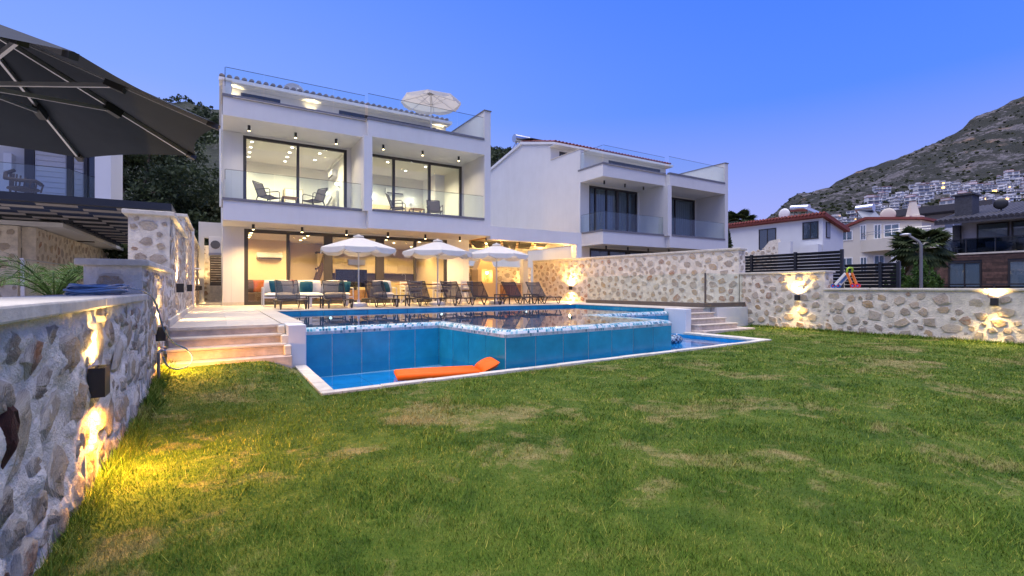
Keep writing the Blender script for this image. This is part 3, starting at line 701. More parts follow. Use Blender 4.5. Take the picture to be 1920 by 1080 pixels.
sk = B(XL+.002, XL+.05, 8.62, 16.3, DZ+.001, DZ+.11).build('skirting', 'cap', bevel=.005); tag(sk, 'pale stone skirting at the foot of the deck wall', 'skirting')
gp = thing('gate_post', 'slim white gate post with metal latch at the side yard', 'post', (XL, 16.5, DZ))
B(XL-.14, XL+.06, 16.42, 16.66, DZ, 2.9).build('post', 'white_metal', gp, bevel=.006); MB().cyl((XL+.06, 16.5, 1.75), (XL+.22, 16.5, 1.75), .018).build('latch', 'steel', gp)
# right hand walls
XR = 14.4
tw_ = wall_along_y('boundary_wall', 'tall long rubble wall behind the glass fence and loungers', XR, -1, 9.45, 19.3, 2.44, .45, 51, .07, .05, .10, .022, DZ-.05, .27, False, limit=300, gap=.05)
PH = R(8.7); pv = Vector((XR, 9.45, 0)); tw_.location = pv+Matrix.Rotation(PH, 3, 'Z') @ (tw_.location-pv); tw_.rotation_euler = (0, 0, PH)   # this wall closes in towards the terrace
wall_along_y('boundary_wall', 'mid-height rubble wall with a lit lamp in front of slat fence', XR, -1, 6.86, 9.42, 1.63, .45, 61, .06, .05, .08, .022, -.02, .25, False, gap=.05)
wall_along_y('boundary_wall', 'low rubble wall beside the lawn carrying the toy walker', XR, -1, -3, 6.875, 1.135, .45, 71, .06, .05, .08, .022, -.02, .27, False, gap=.05)
# wall behind the barbecue terrace
bwl = thing('terrace_wall', 'amber lit rubble wall behind the barbecue corner', 'wall', (12, 21.8, DZ))
B(9.25, 14.35, 21.56, 21.95, DZ, 2.24).build('core', 'mortar', bwl)
rough_face(bwl, (9.25, 21.52, 0), (1, 0, 0), (0, -1, 0), 5.1, 2.24, .1, .02, 3, z0=.4); stones_on(bwl, (9.25, 21.52, 0), (1, 0, 0), (0, -1, 0), 5.1, 2.24, 81, .30, .08, False, .022, DZ)
for i in range(5): B(9.25+1.02*i+.001, 9.25+1.02*(i+1)-.001, 21.46, 22.0, 2.24, 2.30+.002*(i % 2)).build('cap_stone', 'cap', bwl, bevel=.01)
# ---- wall lamps: a box with light up and down
def wall_lamp(x, y, z, n, label, w=.15, h=.18, d=.10, e=14, group='black up-down lamps on the stone walls', down=1.0, col=WARM, ang=118, up=1.0):
    n = Vector(n); u = Vector((-n.y, n.x, 0)); p = Vector((x, y, z)); t = thing('wall_lamp', label, 'lamp', p-n*.0, group)
    mb = MB()
    def bx(a0, a1, b0, b1, c0, c1):
        vs = [p+u*a+n*b+Vector((0, 0, c)) for c in (c0, c1) for (a, b) in ((a0, b0), (a1, b0), (a1, b1), (a0, b1))]
        mb.add(vs, [(0, 3, 2, 1), (4, 5, 6, 7), (0, 1, 5, 4), (1, 2, 6, 5), (2, 3, 7, 6), (3, 0, 4, 7)])
    k = .008
    bx(-w/2, w/2, d-k, d, -h/2, h/2); bx(-w/2, -w/2+k, .0, d-k, -h/2, h/2); bx(w/2-k, w/2, .0, d-k, -h/2, h/2); bx(-w/2+k, w/2-k, -.02, .004, -h/2, h/2)
    bx(-w/2+k, w/2-k, .004, d-k, -.02, .02)
    mb.build('housing', 'black', t)
    for sg in (1, -1):
        q = MB(); c0 = p+n*(d*.5)+Vector((0, 0, sg*.021)); q.cyl(c0, c0+Vector((0, 0, sg*.02)), min(w, d)*.32, n=12); q.build('bulb', 'lamp_glow', t)
        lamp('SPOT', p+n*(d*.7+(.03 if sg < 0 else .0))+Vector((0, 0, sg*(h/2+.006))), e*(down if sg < 0 else up), col if sg < 0 or col[1] > .6 else (1, .62, .2), t, (n.x*(.55 if sg < 0 else -.05), n.y*(.55 if sg < 0 else -.05), sg*1.0), ang, .9, .02)
    return t
wall_lamp(XL+.02, 3.8, .635, (1, 0, 0), 'large black up-down lamp glowing on the low wall below the hose', .16, .175, .06, 180, ang=165, up=.22, col=(1, .43, .055))
wall_lamp(XL+.02, 7.38, .63, (1, 0, 0), 'black up-down lamp beside the hose tap and steps', .15, .17, .08, 190, ang=165, up=.25, col=(1, .43, .055))
for y in (10.6, 13.78): wall_lamp(XL+.02, y, 1.2, (1, 0, 0), 'black up-down lamp on the tall wall beside the deck', .14, .16, .10, 70)
for y in (18.6, 21.6, 25.0): wall_lamp(XL+.02, y, 1.2, (1, 0, 0), 'black up-down lamp in the narrow side yard', .14, .16, .10, 70)
wall_lamp(13.27, 16.69, 1.2, (-math.cos(R(8.7)), -math.sin(R(8.7)), 0), 'up-down lamp on the tall wall behind the end lounger', .11, .16, .11, 230, ang=165, col=AMBER)
wall_lamp(13.75, 21.5, 1.15, (0, -1, 0), 'up-down lamp glowing on the barbecue terrace wall', .11, .16, .11, 120, ang=150, col=AMBER)
wall_lamp(XR-.02, 7.57, .92, (-1, 0, 0), 'bronze up-down lamp on the mid-height wall left of the toy walker', .11, .16, .11, 95, ang=140, col=(1, .66, .22))
wall_lamp(XR-.02, 3.42, .90, (-1, 0, 0), 'bronze up-down lamp on the low wall facing the open lawn', .11, .16, .11, 95, ang=140, col=(1, .66, .22))
# ---- hose on the left wall, tap and pipe
hs = thing('garden_hose', 'blue garden hose coiled on the low wall and hanging to the tap', 'hose', (-.9, 5.3, 1.142)); mb = MB(); rnd = random.Random(3)
pts = []
for k in range(9):
    rx = rnd.uniform(.13, .20); ry = rnd.uniform(.42, .58); cx = -.88+rnd.uniform(-.02, .02); cy = 5.35+rnd.uniform(-.06, .06)
    for i in range(28):
        a = 2*math.pi*i/28; pts.append((cx+rx*math.cos(a), cy+ry*math.sin(a), 1.152+k*.0085+.008*math.sin(3*a+k)))
pts += [(-.70, 5.70, 1.20), (-.64, 6.02, 1.17), (-.60, 6.35, 1.10), (-.575, 6.60, .95), (-.54, 6.85, .72), (-.47, 7.25, .52), (-.36, 7.45, .42), (-.29, 7.45, .30), (-.33, 7.35, .21), (-.44, 7.2, .20), (-.53, 7.1, .27), (-.57, 7.06, .40)]
sm = []
for i in range(len(pts)-1):
    p0, p1, p2, p3 = [Vector(pts[max(0, min(len(pts)-1, i+k))]) for k in (-1, 0, 1, 2)]
    ns = 2 if i < 250 else 5
    for j in range(ns):
        t = j/ns; sm.append(.5*((2*p1)+(p2-p0)*t+(2*p0-5*p1+4*p2-p3)*t*t+(3*p1-p0-3*p2+p3)*t**3))
mb.tube(sm, .0095, 6); mb.build('hose', 'hose', hs, smooth='all')
tp = thing('water_tap', 'grey standpipe with tap fixed to the stone wall', 'tap', (-.60, 7.0, .05))
MB().tube([(-.60, 6.95, .02), (-.60, 6.95, .44), (-.60, 7.0, .455), (-.57, 7.06, .455)], .016, 8).build('pipe', 'pipe', tp, smooth=True)
MB().tube([(-.585, 7.04, .455), (-.545, 7.06, .455), (-.545, 7.06, .41)], .014, 8).build('spout', 'steel', tp, smooth=True); MB().bar((-.575, 7.03, .49), (-.535, 7.07, .49), .012).build('handle', 'steel', tp)
# ---- glass fence at the deck's right
gf = thing('glass_fence', 'frameless glass fence on a bronze sill in front of the tall stone wall', 'fence', (12.4, 12, DZ))
B(12.32, 12.48, 9.2, 14.6, DZ+.002, DZ+.13).build('sill', 'bronze', gf, bevel=.006); B(12.482, 14.36, 9.2, 9.36, DZ+.002, DZ+.128).build('sill', 'bronze', gf, bevel=.006)
for i in range(4):
    y0 = 9.24+i*1.335; B(12.393, 12.405, y0+.006, y0+1.329, DZ+.132, 1.64).build('pane', 'rail_glass', gf)
for i in range(2):
    x0 = 12.50+i*.92; B(x0+.006, x0+.914, 9.274, 9.286, DZ+.13, 1.64).build('pane', 'rail_glass', gf)
B(12.37, 12.43, 9.205, 9.235, DZ+.132, 1.65).build('post', 'bronze', gf)
# ------------------------------------------------------------------ the two villas
YF, YR, YW = 16.8, 16.55, 18.5
Z2, Z2T, Z3, Z3T = 3.25, 3.84, 6.40, 6.96
def window(parent, ox, x0, x1, z0, z1, y, mull, fw=.075, glass='glass', depth=.09, frame='frame'):
    """mull: list of (x, width)"""
    b = MB((ox, 0, 0)); b.box(x0, x1, y-depth/2, y+depth/2, z1-fw, z1).box(x0, x1, y-depth/2, y+depth/2, z0, z0+fw)
    b.box(x0, x0+fw, y-depth/2+.002, y+depth/2-.002, z0+fw, z1-fw).box(x1-fw, x1, y-depth/2+.002, y+depth/2-.002, z0+fw, z1-fw)
    for mx_, mw in mull: b.box(mx_-mw/2, mx_+mw/2, y-depth/2-.01, y+depth/2-.004, z0+fw, z1-fw)
    w = b.build('window', frame, parent)
    xs = [x0+fw]+[v for m_ in mull for v in (m_[0]-m_[1]/2, m_[0]+m_[1]/2)]+[x1-fw]
    for i in range(0, len(xs), 2):
        MB((ox, 0, 0)).box(xs[i]+.002, xs[i+1]-.002, y-.006, y+.006, z0+fw+.002, z1-fw-.002).build('pane', glass, w)
    return w
def rail(parent, ox, pts, z0, z1, n, side='rail_glass'):
    (xa, ya), (xb, yb) = pts; L = math.hypot(xb-xa, yb-ya)
    for i in range(n):
        a, b = i/n, (i+1)/n; p = Vector((xa+(xb-xa)*a, ya+(yb-ya)*a, 0)); q = Vector((xa+(xb-xa)*b, ya+(yb-ya)*b, 0)); d = (q-p).normalized()*.006
        g_ = MB((ox, 0, 0)); g_.bar(p+d+Vector((0, 0, (z0+z1)/2)), q-d+Vector((0, 0, (z0+z1)/2)), .014, z1-z0); o = g_.build('rail_pane', side, parent)
        c_ = MB((ox, 0, 0)); c_.bar(p+d+Vector((0, 0, z1+.005)), q-d+Vector((0, 0, z1+.005)), .016, .010); c_.build('rail_edge', 'rope', o)
def villa(ox, label, lit):
    t = thing('villa', label, 'house', (ox+4.6, 22, -.3)); A = (ox, 0, 0)
    def P(name, m, *boxes, parent=t, bevel=0):
        b = MB(A)
        for x in boxes: b.box(*x)
        return b.build(name, m, parent, bevel=bevel)
    side = [(YW-.04, -.3), (32, -.3), (32, 8.0), (23.75, 9.66), (20.92, 8.88), (20.92, 8.05), (YW-.04, 8.05)]
    MB(A).prism(side, 'x', .11, .36).build('side_wall', 'plaster', t)
    MB(A).prism([(p_[0], p_[1]) for p_ in side], 'x', 8.87, 9.13).build('side_wall', 'plaster', t)
    P('back_wall', 'plaster', (.36, 8.87, 31.75, 32, -.3, 8.0))
    # floors with their white fronts
    P('floor_slab', 'plaster', (.11, 4.36, YF, YW-.042, Z2, Z2T), (4.36, 9.13, YR, YW-.042, Z2+.001, Z2T-.001), (.362, 8.868, YW-.042, 31.7, Z2, Z2T-.002))
    P('roof_slab', 'plaster', (.11, 4.36, YF, YW-.042, Z3, Z3T), (4.36, 9.13, YR, YW-.042, Z3+.001, Z3T-.001), (.362, 8.868, YW-.042, 31.7, Z3, Z3T-.002))
    P('ledge', 'ledge', (.09, 4.20, YF-.03, YF+.14, Z2T+.001, Z2T+.085), (.09, .24, YF+.14, YW-.05, Z2T+.001, Z2T+.084))
    P('ledge', 'ledge', (4.52, 8.84, YR-.03, YR+.14, Z2T+.001, Z2T+.085))
    P('ledge', 'ledge', (.09, 4.34, YF-.03, YF+.14, Z3T+.001, Z3T+.085), (.09, .24, YF+.14, YW+.1, Z3T+.001, Z3T+.084))
    P('ledge', 'ledge', (4.342, 8.84, YR-.03, YR+.14, Z3T+.001, Z3T+.086))
    P('divider_wall', 'plaster', (4.22, 4.50, YR+.001, YW-.044, Z2T+.002, Z3-.002))
    P('end_wall', 'plaster', (8.86, 9.129, YR+.001, YW-.044, Z2T, Z3-.001)); P('end_parapet', 'plaster', (8.86, 9.129, YR+.001, 20.94, Z3T+.001, 8.12))
    P('parapet_cap', 'ledge', (8.83, 9.16, YR-.03, 20.94, 8.121, 8.16)); P('parapet_cap', 'cap', (.08, .39, YW-.07, 20.9, 8.051, 8.085))
    # window walls
    P('window_wall', 'plaster', (.362, .70, YW-.04, YW+.16, Z2T, Z3), (4.08, 4.60, YW-.041, YW+.16, Z2T, Z3), (8.80, 8.868, YW-.04, YW+.16, Z2T, Z3), (.70, 4.08, YW-.04, YW+.16, 6.34, Z3), (4.60, 8.80, YW-.04, YW+.16, 6.345, Z3))
    P('window_wall', 'plaster', (.362, .73, YW-.04, YW+.2, DZ, Z2), (8.12, 8.868, YW-.04, YW+.2, DZ, Z2), (.73, 8.12, YW-.04, YW+.16, 3.20, Z2))
    P('skirting', 'cap', (.09, .73, YW-.06, YW-.042, DZ+.001, DZ+.10))
    gl = 'glass' if lit else 'dark_glass'
    window(t, ox, .70, 4.08, Z2T+.002, 6.34, YW+.03, [(2.40, .09)] if lit else [(1.15, .07), (1.9, .07), (2.65, .16), (3.4, .06)], .10, gl)
    window(t, ox, 4.60, 8.80, Z2T+.002, 6.345, YW+.03, [(5.86, .10), (7.35, .10)] if lit else [(6.3, .22), (7.1, .06)], .10, gl)
    window(t, ox, .73, 8.12, DZ+.004, 3.20, YW+.03, [(2.08, .10), (3.42, .30), (5.32, .32), (6.74, .10)], .12, gl)
    P('interior_floor', 'travertine', (.37, 8.86, YW+.17, 31.7, DZ-.4, DZ-.002))
    # penthouse
    P('penthouse_wall', 'plaster', (.362, .72, 20.95, 21.12, Z3T, 8.88), (2.08, 4.30, 20.95, 21.12, Z3T, 8.88), (8.66, 8.868, 20.95, 21.12, Z3T, 8.88), (.72, 2.08, 20.95, 21.12, 8.64, 8.88), (4.30, 8.66, 20.95, 21.12, 8.66, 8.88))
    window(t, ox, .72, 2.08, Z3T+.1, 8.64, 21.0, [], .11, gl)
    window(t, ox, 4.30, 8.66, Z3T+.1, 8.66, 21.0, [(5.55, .16), (7.15, .16)], .13, gl)
    P('terrace_floor', 'travertine', (.37, 8.84, YR+.2, 20.93, Z3T+.001, Z3T+.02))
    rl = [(20.50, 8.93), (23.75, 9.78), (32.3, 8.06), (32.3, 7.92), (23.75, 9.62), (20.50, 8.80)]
    rf = MB(A).prism(rl, 'x', .02, 9.2).build('roof', 'white_wall', t)
    tl = MB(); k = 8; L = math.hypot(3.3, .86)
    for sgm in range(7):
        a, b = L*sgm/7, L*(sgm+1)/7+.03; vs = []
        for yy, rr in ((a, .088), (b, .07)):
            for i in range(k+1): th = math.pi*i/k; vs.append((rr*math.cos(th), yy, .012*(1-sgm % 2*.0)+rr*math.sin(th)+(0 if yy == a else -.014)))
        n0 = [(i, i+1, k+2+i, k+1+i) for i in range(k)]+[tuple(range(k, -1, -1))]; tl.add(vs, n0)
    tme = tl.mesh('roof_tile', 'roof_tan' if lit else 'roof_red', Vector((0, 0, 0)))
    sl = math.atan2(.85, 3.25)
    for i in range(38):
        o = mesh_obj('roof_tile', tme, rf, (0, 0, 0)); o.location = Vector((ox+.10+i*.24, 20.44, 8.925))-wloc(rf); o.rotation_euler = (sl, 0, 0)
    P('gutter', 'white_metal', (.0, 9.22, 20.40, 20.52, 8.78, 8.895)); P('soffit_board', 'plaster', (.02, 9.2, 20.53, 20.945, 8.76, 8.80))
    # glass rails
    rail(t, ox, ((.17, YF+.05), (4.20, YF+.05)), Z2T+.086, 4.78, 3); rail(t, ox, ((.165, YF+.08), (.165, YW-.06)), Z2T+.086, 4.78, 1)
    rail(t, ox, ((4.53, YR+.05), (8.84, YR+.05)), Z2T+.086, 4.78, 3)
    rail(t, ox, ((.17, YF+.05), (4.33, YF+.05)), Z3T+.087, 7.86, 4); rail(t, ox, ((.165, YF+.08), (.165, 18.44)), Z3T+.087, 7.86, 1)
    rail(t, ox, ((4.36, YR+.05), (8.84, YR+.05)), Z3T+.087, 7.86, 4)
    MB(A).cyl((.06, YW-.10, 3.86), (.06, YW-.10, Z3), .04).build('downpipe', 'white_metal', t)
    return t, P
main, PM = villa(0, 'lit white three-storey villa with warm glowing glass rooms above the pool', True)
nb, PN = villa(15.1, 'unlit white villa with drawn curtains beyond the tall stone wall', False)
# soffit spots
def spots(ox, e, lab, grp, rows):
    for (x, y, z) in rows:
        t = thing('soffit_spot', lab, 'lamp', (ox+x, y, z), grp)
        MB((ox, 0, 0)).cyl((x, y, z), (x, y, z-.17), .042, n=14).build('housing', 'black', t)
        if e:
            MB((ox, 0, 0)).cyl((x, y, z-.171), (x, y, z-.176), .03, n=12).build('bulb', 'lamp_glow', t)
            lamp('SPOT', (ox+x, y, z-.2), e, SOFT if z > 5 else (1, .63, .25), t, (0, 0, -1), 140, .9, .03)
ro = [(.83, 17.5, Z3), (2.2, 17.5, Z3), (3.5, 17.5, Z3)]; ro2 = [(5.1, 17.3, Z3), (6.6, 17.3, Z3), (8.1, 17.3, Z3)]
rg = [(.95, 17.5, Z2), (2.4, 17.5, Z2), (3.85, 17.5, Z2), (5.3, 17.4, Z2), (6.75, 17.4, Z2), (8.2, 17.4, Z2)]
spots(0, 50, 'black cylinder spot under the roof of the lit left balcony', 'spots over the lit left balcony', ro)
spots(0, 50, 'black cylinder spot under the roof of the lit right balcony', 'spots over the lit right balcony', ro2)
spots(0, 340, 'black cylinder spot under the balcony slab above the glass doors', 'spots over the pool deck', rg)
spots(15.1, 0, 'unlit cylinder spot under the corner balcony roof of the curtained villa', 'unlit spots on the neighbouring villa corner balcony', ro)
spots(15.1, 0, 'unlit cylinder spot under the balcony slab of the curtained villa', 'unlit spots under the neighbouring balcony slab', rg)
# ---- rooms of the lit villa
C_ = 3.19
PM('ceiling', 'plaster_in', (.37, 8.86, YW+.18, 24.4, C_, C_+.05))
PM('interior_wall', 'warm_in', (.37, 2.6, 22.3, 22.5, DZ, C_), (2.6, 4.1, 23.2, 23.4, DZ, C_), (2.5, 2.6, 22.3, 23.3, DZ, C_), (4.1, 8.86, 24.2, 24.4, DZ, C_))
PM('interior_wall', 'warm_in', (.365, .38, YW+.21, 22.3, DZ, C_), (8.83, 8.865, YW+.21, 24.2, DZ, C_))
lights = [(1.0, 19.6), (1.0, 20.5), (1.0, 21.4), (2.9, 19.6), (2.9, 20.6), (2.9, 21.6), (5.9, 19.6), (6.6, 20.8), (7.4, 19.8), (4.9, 22.4), (6.6, 22.6), (7.9, 22.2)]
def downlights(parent, spots_, z, e, col, m='lamp_glow'):
    for x, y in spots_:
        d = MB(); d.cyl((x, y, z-.001), (x, y, z-.006), .062, n=14); o = d.build('downlight', 'white_plastic', parent)
        MB().cyl((x, y, z-.007), (x, y, z-.010), .050, n=14).build('bulb', m, o)
        lamp('SPOT', (x, y, z-.03), e, col, o, (0, 0, -1), 155, .7, .05)
ceil0 = [o for o in main.children if o.name.startswith('ceiling')][0]
downlights(ceil0, lights, C_, 180, (1, .68, .31))
# upstairs
CU = Z3-.05
cu = PM('ceiling', 'plaster_in', (.37, 4.10, YW+.17, 23.0, CU, CU+.04)); cv = PM('ceiling', 'plaster_in', (4.2, 8.86, YW+.17, 22.6, CU-.001, CU+.038))
PM('interior_wall', 'plaster_in', (.37, 4.1, 22.3, 22.45, Z2T, CU), (4.1, 4.2, YW+.17, 22.6, Z2T, CU), (4.2, 8.86, 21.9, 22.05, Z2T, CU), (.364, .375, YW+.17, 22.3, Z2T, CU), (8.84, 8.866, YW+.17, 21.9, Z2T, CU), (8.38, 8.84, 20.4, 21.9, Z2T, CU))
PM('crown_moulding', 'plaster_in', (4.02, 4.098, YW+.17, 22.3, CU-.10, CU-.001), (.38, 4.02, 22.22, 22.299, CU-.10, CU-.001), (4.21, 8.0, 21.82, 21.899, CU-.10, CU-.002))
downlights(cu, [(1.0, 19.2), (1.0, 19.95), (1.0, 20.7), (1.0, 21.45), (2.3, 19.2), (2.3, 19.95), (2.3, 20.7), (2.3, 21.45), (3.3, 19.5), (3.3, 20.6)], CU, 88, (1, .83, .55), 'lamp_white')
downlights(cv, [(5.3, 20.5), (5.9, 19.4), (7.0, 20.4), (7.5, 19.3)], CU-.001, 215, (1, .83, .55), 'lamp_white')
# penthouse room glow + wall uplights
PM('interior_wall', 'warm_in', (.37, 8.86, 22.6, 22.7, Z3T, 9.2))
pc = PM('ceiling', 'plaster_in', (.37, 8.86, 21.13, 22.6, 8.80, 8.84)); downlights(pc, [(1.4, 21.9), (5.0, 21.9), (6.4, 21.9), (7.9, 21.9)], 8.80, 60, SOFT)
for x, g_ in ((.46, 'black wall uplight at the left end of the roof terrace'), (3.2, 'black wall uplight between the two penthouse windows'), (8.76, 'black wall uplight beside the roof terrace parasol')):
    t = thing('wall_uplight', g_, 'lamp', (x, 20.9, 8.0), 'uplights on the penthouse wall')
    MB().cyl((x, 20.9, 7.98), (x, 20.9, 8.17), .045, n=12).build('housing', 'bronze', t); MB().box(x-.02, x+.02, 20.9, 20.95, 8.05, 8.1).build('bracket', 'bronze', t)
    MB().cyl((x, 20.9, 8.171), (x, 20.9, 8.176), .036, n=12).build('bulb', 'lamp_glow', t)
    lamp('SPOT', (x, 20.86, 8.2), 55, (1, .74, .36), t, (0, .12, 1), 80, .7, .03)
# neighbouring villa: curtains behind dark glass
def curtain(parent, x0, x1, y, z0, z1, m='curtain', amp=.035, per=.16):
    n = int((x1-x0)/.035); vs = []
    for z in (z0, z1):
        for i in range(n+1): x = x0+(x1-x0)*i/n; vs.append((x, y+amp*math.sin(2*math.pi*x/per)+.02*math.sin(5*x), z))
    MB().add(vs, [(i, i+1, n+2+i, n+1+i) for i in range(n)]).build('curtain', m, parent, smooth='all')
for a, b, z0, z1 in ((.8, 4.0, 3.86, 6.3), (4.7, 8.7, 3.86, 6.3), (.85, 8.0, .64, 3.17)): curtain(nb, 15.1+a, 15.1+b, YW+.3, z0, z1)
PN('interior_wall', 'plaster_in', (.37, 8.86, 20.0, 20.1, DZ, 6.39))
# cistern and solar tank on the neighbour's roof, its little side window
wt_ = thing('water_heater', 'white horizontal solar tank on a frame on the curtained villa roof', 'water heater', (15.35, 24.3, 9.65))
MB().cyl((15.0, 24.3, 10.12), (16.0, 24.3, 10.12), .24, n=20).build('tank', 'steel', wt_, smooth=True)
fr_ = MB()
for x in (15.15, 15.9): fr_.bar((x, 24.2, 9.62), (x, 24.3, 9.92), .04).bar((x, 24.9, 9.5), (x, 24.3, 9.9), .04)
fr_.build('stand', 'alu', wt_)
MB().add([(15.1, 23.9, 9.95), (16.3, 23.9, 9.95), (16.3, 22.6, 9.66), (15.1, 22.6, 9.66), (15.1, 23.9, 9.99), (16.3, 23.9, 9.99), (16.3, 22.6, 9.70), (15.1, 22.6, 9.70)], [(0, 1, 2, 3), (4, 5, 6, 7), (0, 1, 5, 4), (1, 2, 6, 5), (2, 3, 7, 6), (3, 0, 4, 7)]).build('collector', 'dark_brick', wt_)
sw = MB().box(15.17, 15.205, 26.6, 27.5, 4.2, 5.05).build('window', 'frame', nb); MB().box(15.16, 15.168, 26.68, 27.42, 4.28, 4.97).build('pane', 'dark_glass', sw)
# satellite dish behind the main roof
sdh = thing('satellite_dish', 'round white satellite dish peeking over the lit villa roof', 'satellite dish', (2.75, 22.6, 9.4))
dv = MB(); prf = []; k = 20; vs = [(2.75, 22.5, 9.50)]
for rr, dy in ((.18, -.02), (.36, -.07), (.46, -.12)):
    for i in range(k): a = 2*math.pi*i/k; vs.append((2.75+rr*math.cos(a), 22.5+dy, 9.50+rr*math.sin(a)))
fs = [(0, 1+i, 1+(i+1) % k) for i in range(k)]
for r_ in range(2): fs += [(1+r_*k+i, 1+r_*k+(i+1) % k, 1+(r_+1)*k+(i+1) % k, 1+(r_+1)*k+i) for i in range(k)]
dv.add(vs, fs).build('dish', 'white_plastic', sdh, smooth=True); MB().cyl((2.75, 22.55, 9.2), (2.75, 22.55, 9.62), .03).build('mast', 'steel', sdh); MB().bar((2.75, 22.4, 9.35), (2.85, 21.95, 9.6), .03).build('arm', 'steel', sdh)
# ---- pergola to the right of the villa
pg = thing('pergola', 'white pergola frame with black slat ceiling glowing amber beside the villa', 'pergola', (11.4, 18.5, DZ))
B(9.131, 13.75, YR+.02, YR+.34, 3.12, Z2T-.2).build('front_beam', 'plaster', pg); B(13.45, 13.75, YR+.342, 21.5, 3.121, Z2T-.202).build('side_beam', 'plaster', pg)
B(9.131, 13.448, 20.9, 21.2, 3.122, Z2T-.203).build('back_beam', 'plaster', pg)
B(13.451, 13.752, YR+.021, YR+.341, DZ, 3.119).build('pillar', 'plaster', pg); B(13.45, 13.75, 20.9, 21.2, DZ, 3.119).build('pillar', 'plaster', pg)
B(9.133, 13.44, YR+.35, 20.89, 3.34, 3.40).build('ceiling', 'warm_in', pg)
for i in range(9):
    y = YR+.75+i*.45
    for j in range(5):
        x = 9.35+j*.82+(i % 3)*.27
        if x+.6 < 13.3: B(x, x+.62, y, y+.09, 3.15, 3.24).build('slat', 'black', pg)
for i in range(6): B(9.4+i*.72, 9.46+i*.72, YR+.36, 20.88, 3.245, 3.28).build('batten', 'wood', pg)
for (x, y) in ((9.9, 17.1), (11.6, 17.1), (13.1, 17.1), (13.1, 19.3), (11.0, 20.4), (12.4, 20.5)):
    o = MB().cyl((x, y, 3.34), (x, y, 3.325), .05, n=12).build('downlight', 'lamp_glow', pg); lamp('POINT', (x, y, 3.06), 42, AMBER, pg, size=.05)
# barbecue, counter and things around it
bq = thing('barbecue', 'stone barbecue with glowing open firebox and chimney', 'barbecue', (11.1, 21.1, DZ))
B(10.75, 11.75, 20.75, 21.45, DZ, 1.45).build('base', 'warm_in', bq); B(10.75, 10.95, 20.75, 21.45, 1.452, 2.1).build('cheek', 'warm_in', bq); B(11.55, 11.75, 20.75, 21.45, 1.452, 2.1).build('cheek', 'warm_in', bq)
B(10.95, 11.55, 21.3, 21.45, 1.452, 2.1).build('firebox_back', 'warm_in', bq); MB().prism([(10.75, 2.102), (11.75, 2.102), (11.45, 2.75), (11.05, 2.75)], 'y', 20.85, 21.45).build('hood', 'warm_in', bq); B(11.1, 11.4, 21.0, 21.4, 2.752, 3.5).build('chimney', 'warm_in', bq)
MB().cyl((11.35, 20.95, 2.0), (11.35, 20.95, 1.9), .06, n=12).build('bulb', 'lamp_glow', bq); lamp('POINT', (11.3, 20.9, 1.85), 9, AMBER, bq, size=.05)
kc = thing('outdoor_counter', 'wooden fronted outdoor counter beside the barbecue', 'counter', (12.3, 20.9, DZ))
B(11.8, 13.2, 20.6, 21.4, DZ, 1.42).build('body', 'warm_in', kc); B(11.78, 13.22, 20.56, 21.42, 1.422, 1.47).build('worktop', 'travertine', kc, bevel=.005)
for i in range(2): B(11.9+i*.62, 12.48+i*.62, 20.57, 20.598, DZ+.08, 1.36).build('door', 'wood', kc, bevel=.004)
kn = thing('side_yard_annex', 'white frame and stone annex closing the side yard', 'annex', (-.1, 24.5, DZ))
B(-.62, .10, 24.3, 24.5, DZ, 1.35).build('low_wall', 'mortar', kn); stones_on(kn, (-.62, 24.3, 0), (1, 0, 0), (0, -1, 0), .70, 1.33, 5, .26, .06, False, .02, DZ)
B(-.62, .10, 25.4, 25.6, DZ, 3.1).build('wall', 'mortar', kn); stones_on(kn, (-.62, 25.4, 0), (1, 0, 0), (0, -1, 0), .70, 3.0, 6, .28, .07, False, .02, 1.3)
B(-.66, .10, 22.0, 22.3, 3.15, 3.75).build('lintel', 'plaster', kn); B(-.66, -.48, 22.001, 22.299, DZ, 3.149).build('post', 'plaster', kn)
lamp('POINT', (-.2, 24.0, 2.9), 12, WARM, kn, size=.05); MB().cyl((-.2, 24.0, 2.95), (-.2, 24.0, 3.1), .05, n=10).build('bulb', 'lamp_glow', kn)
ac = thing('air_conditioner', 'outdoor air conditioner unit on a bracket in the side yard', 'air conditioner', (-.05, 20.5, 2.5))
B(-.30, .09, 20.2, 20.95, 2.45, 3.05).build('casing', 'white_plastic', ac, bevel=.01); B(-.31, .09, 20.15, 21.0, 2.38, 2.445).build('bracket', 'alu', ac); MB().cyl((-.1, 20.199, 2.75), (-.1, 20.185, 2.75), .15, n=16).build('grille', 'pipe', ac)
lv = thing('louvre_shutter', 'dark louvred shutter in the side yard below the air conditioner', 'shutter', (-.05, 23.5, 1.4))
for i in range(12): B(-.28, .09, 23.5, 23.56, 1.38+i*.1, 1.46+i*.1).build('slat', 'bronze', lv)
B(-.31, -.281, 23.49, 23.57, 1.3, 2.65).build('stile', 'bronze', lv); B(-.28, .09, 23.49, 23.57, 1.3, 1.378).build('bottom_rail', 'bronze', lv); B(-.31, .095, 23.49, 24.0, DZ, 1.298).build('base', 'mortar', lv)
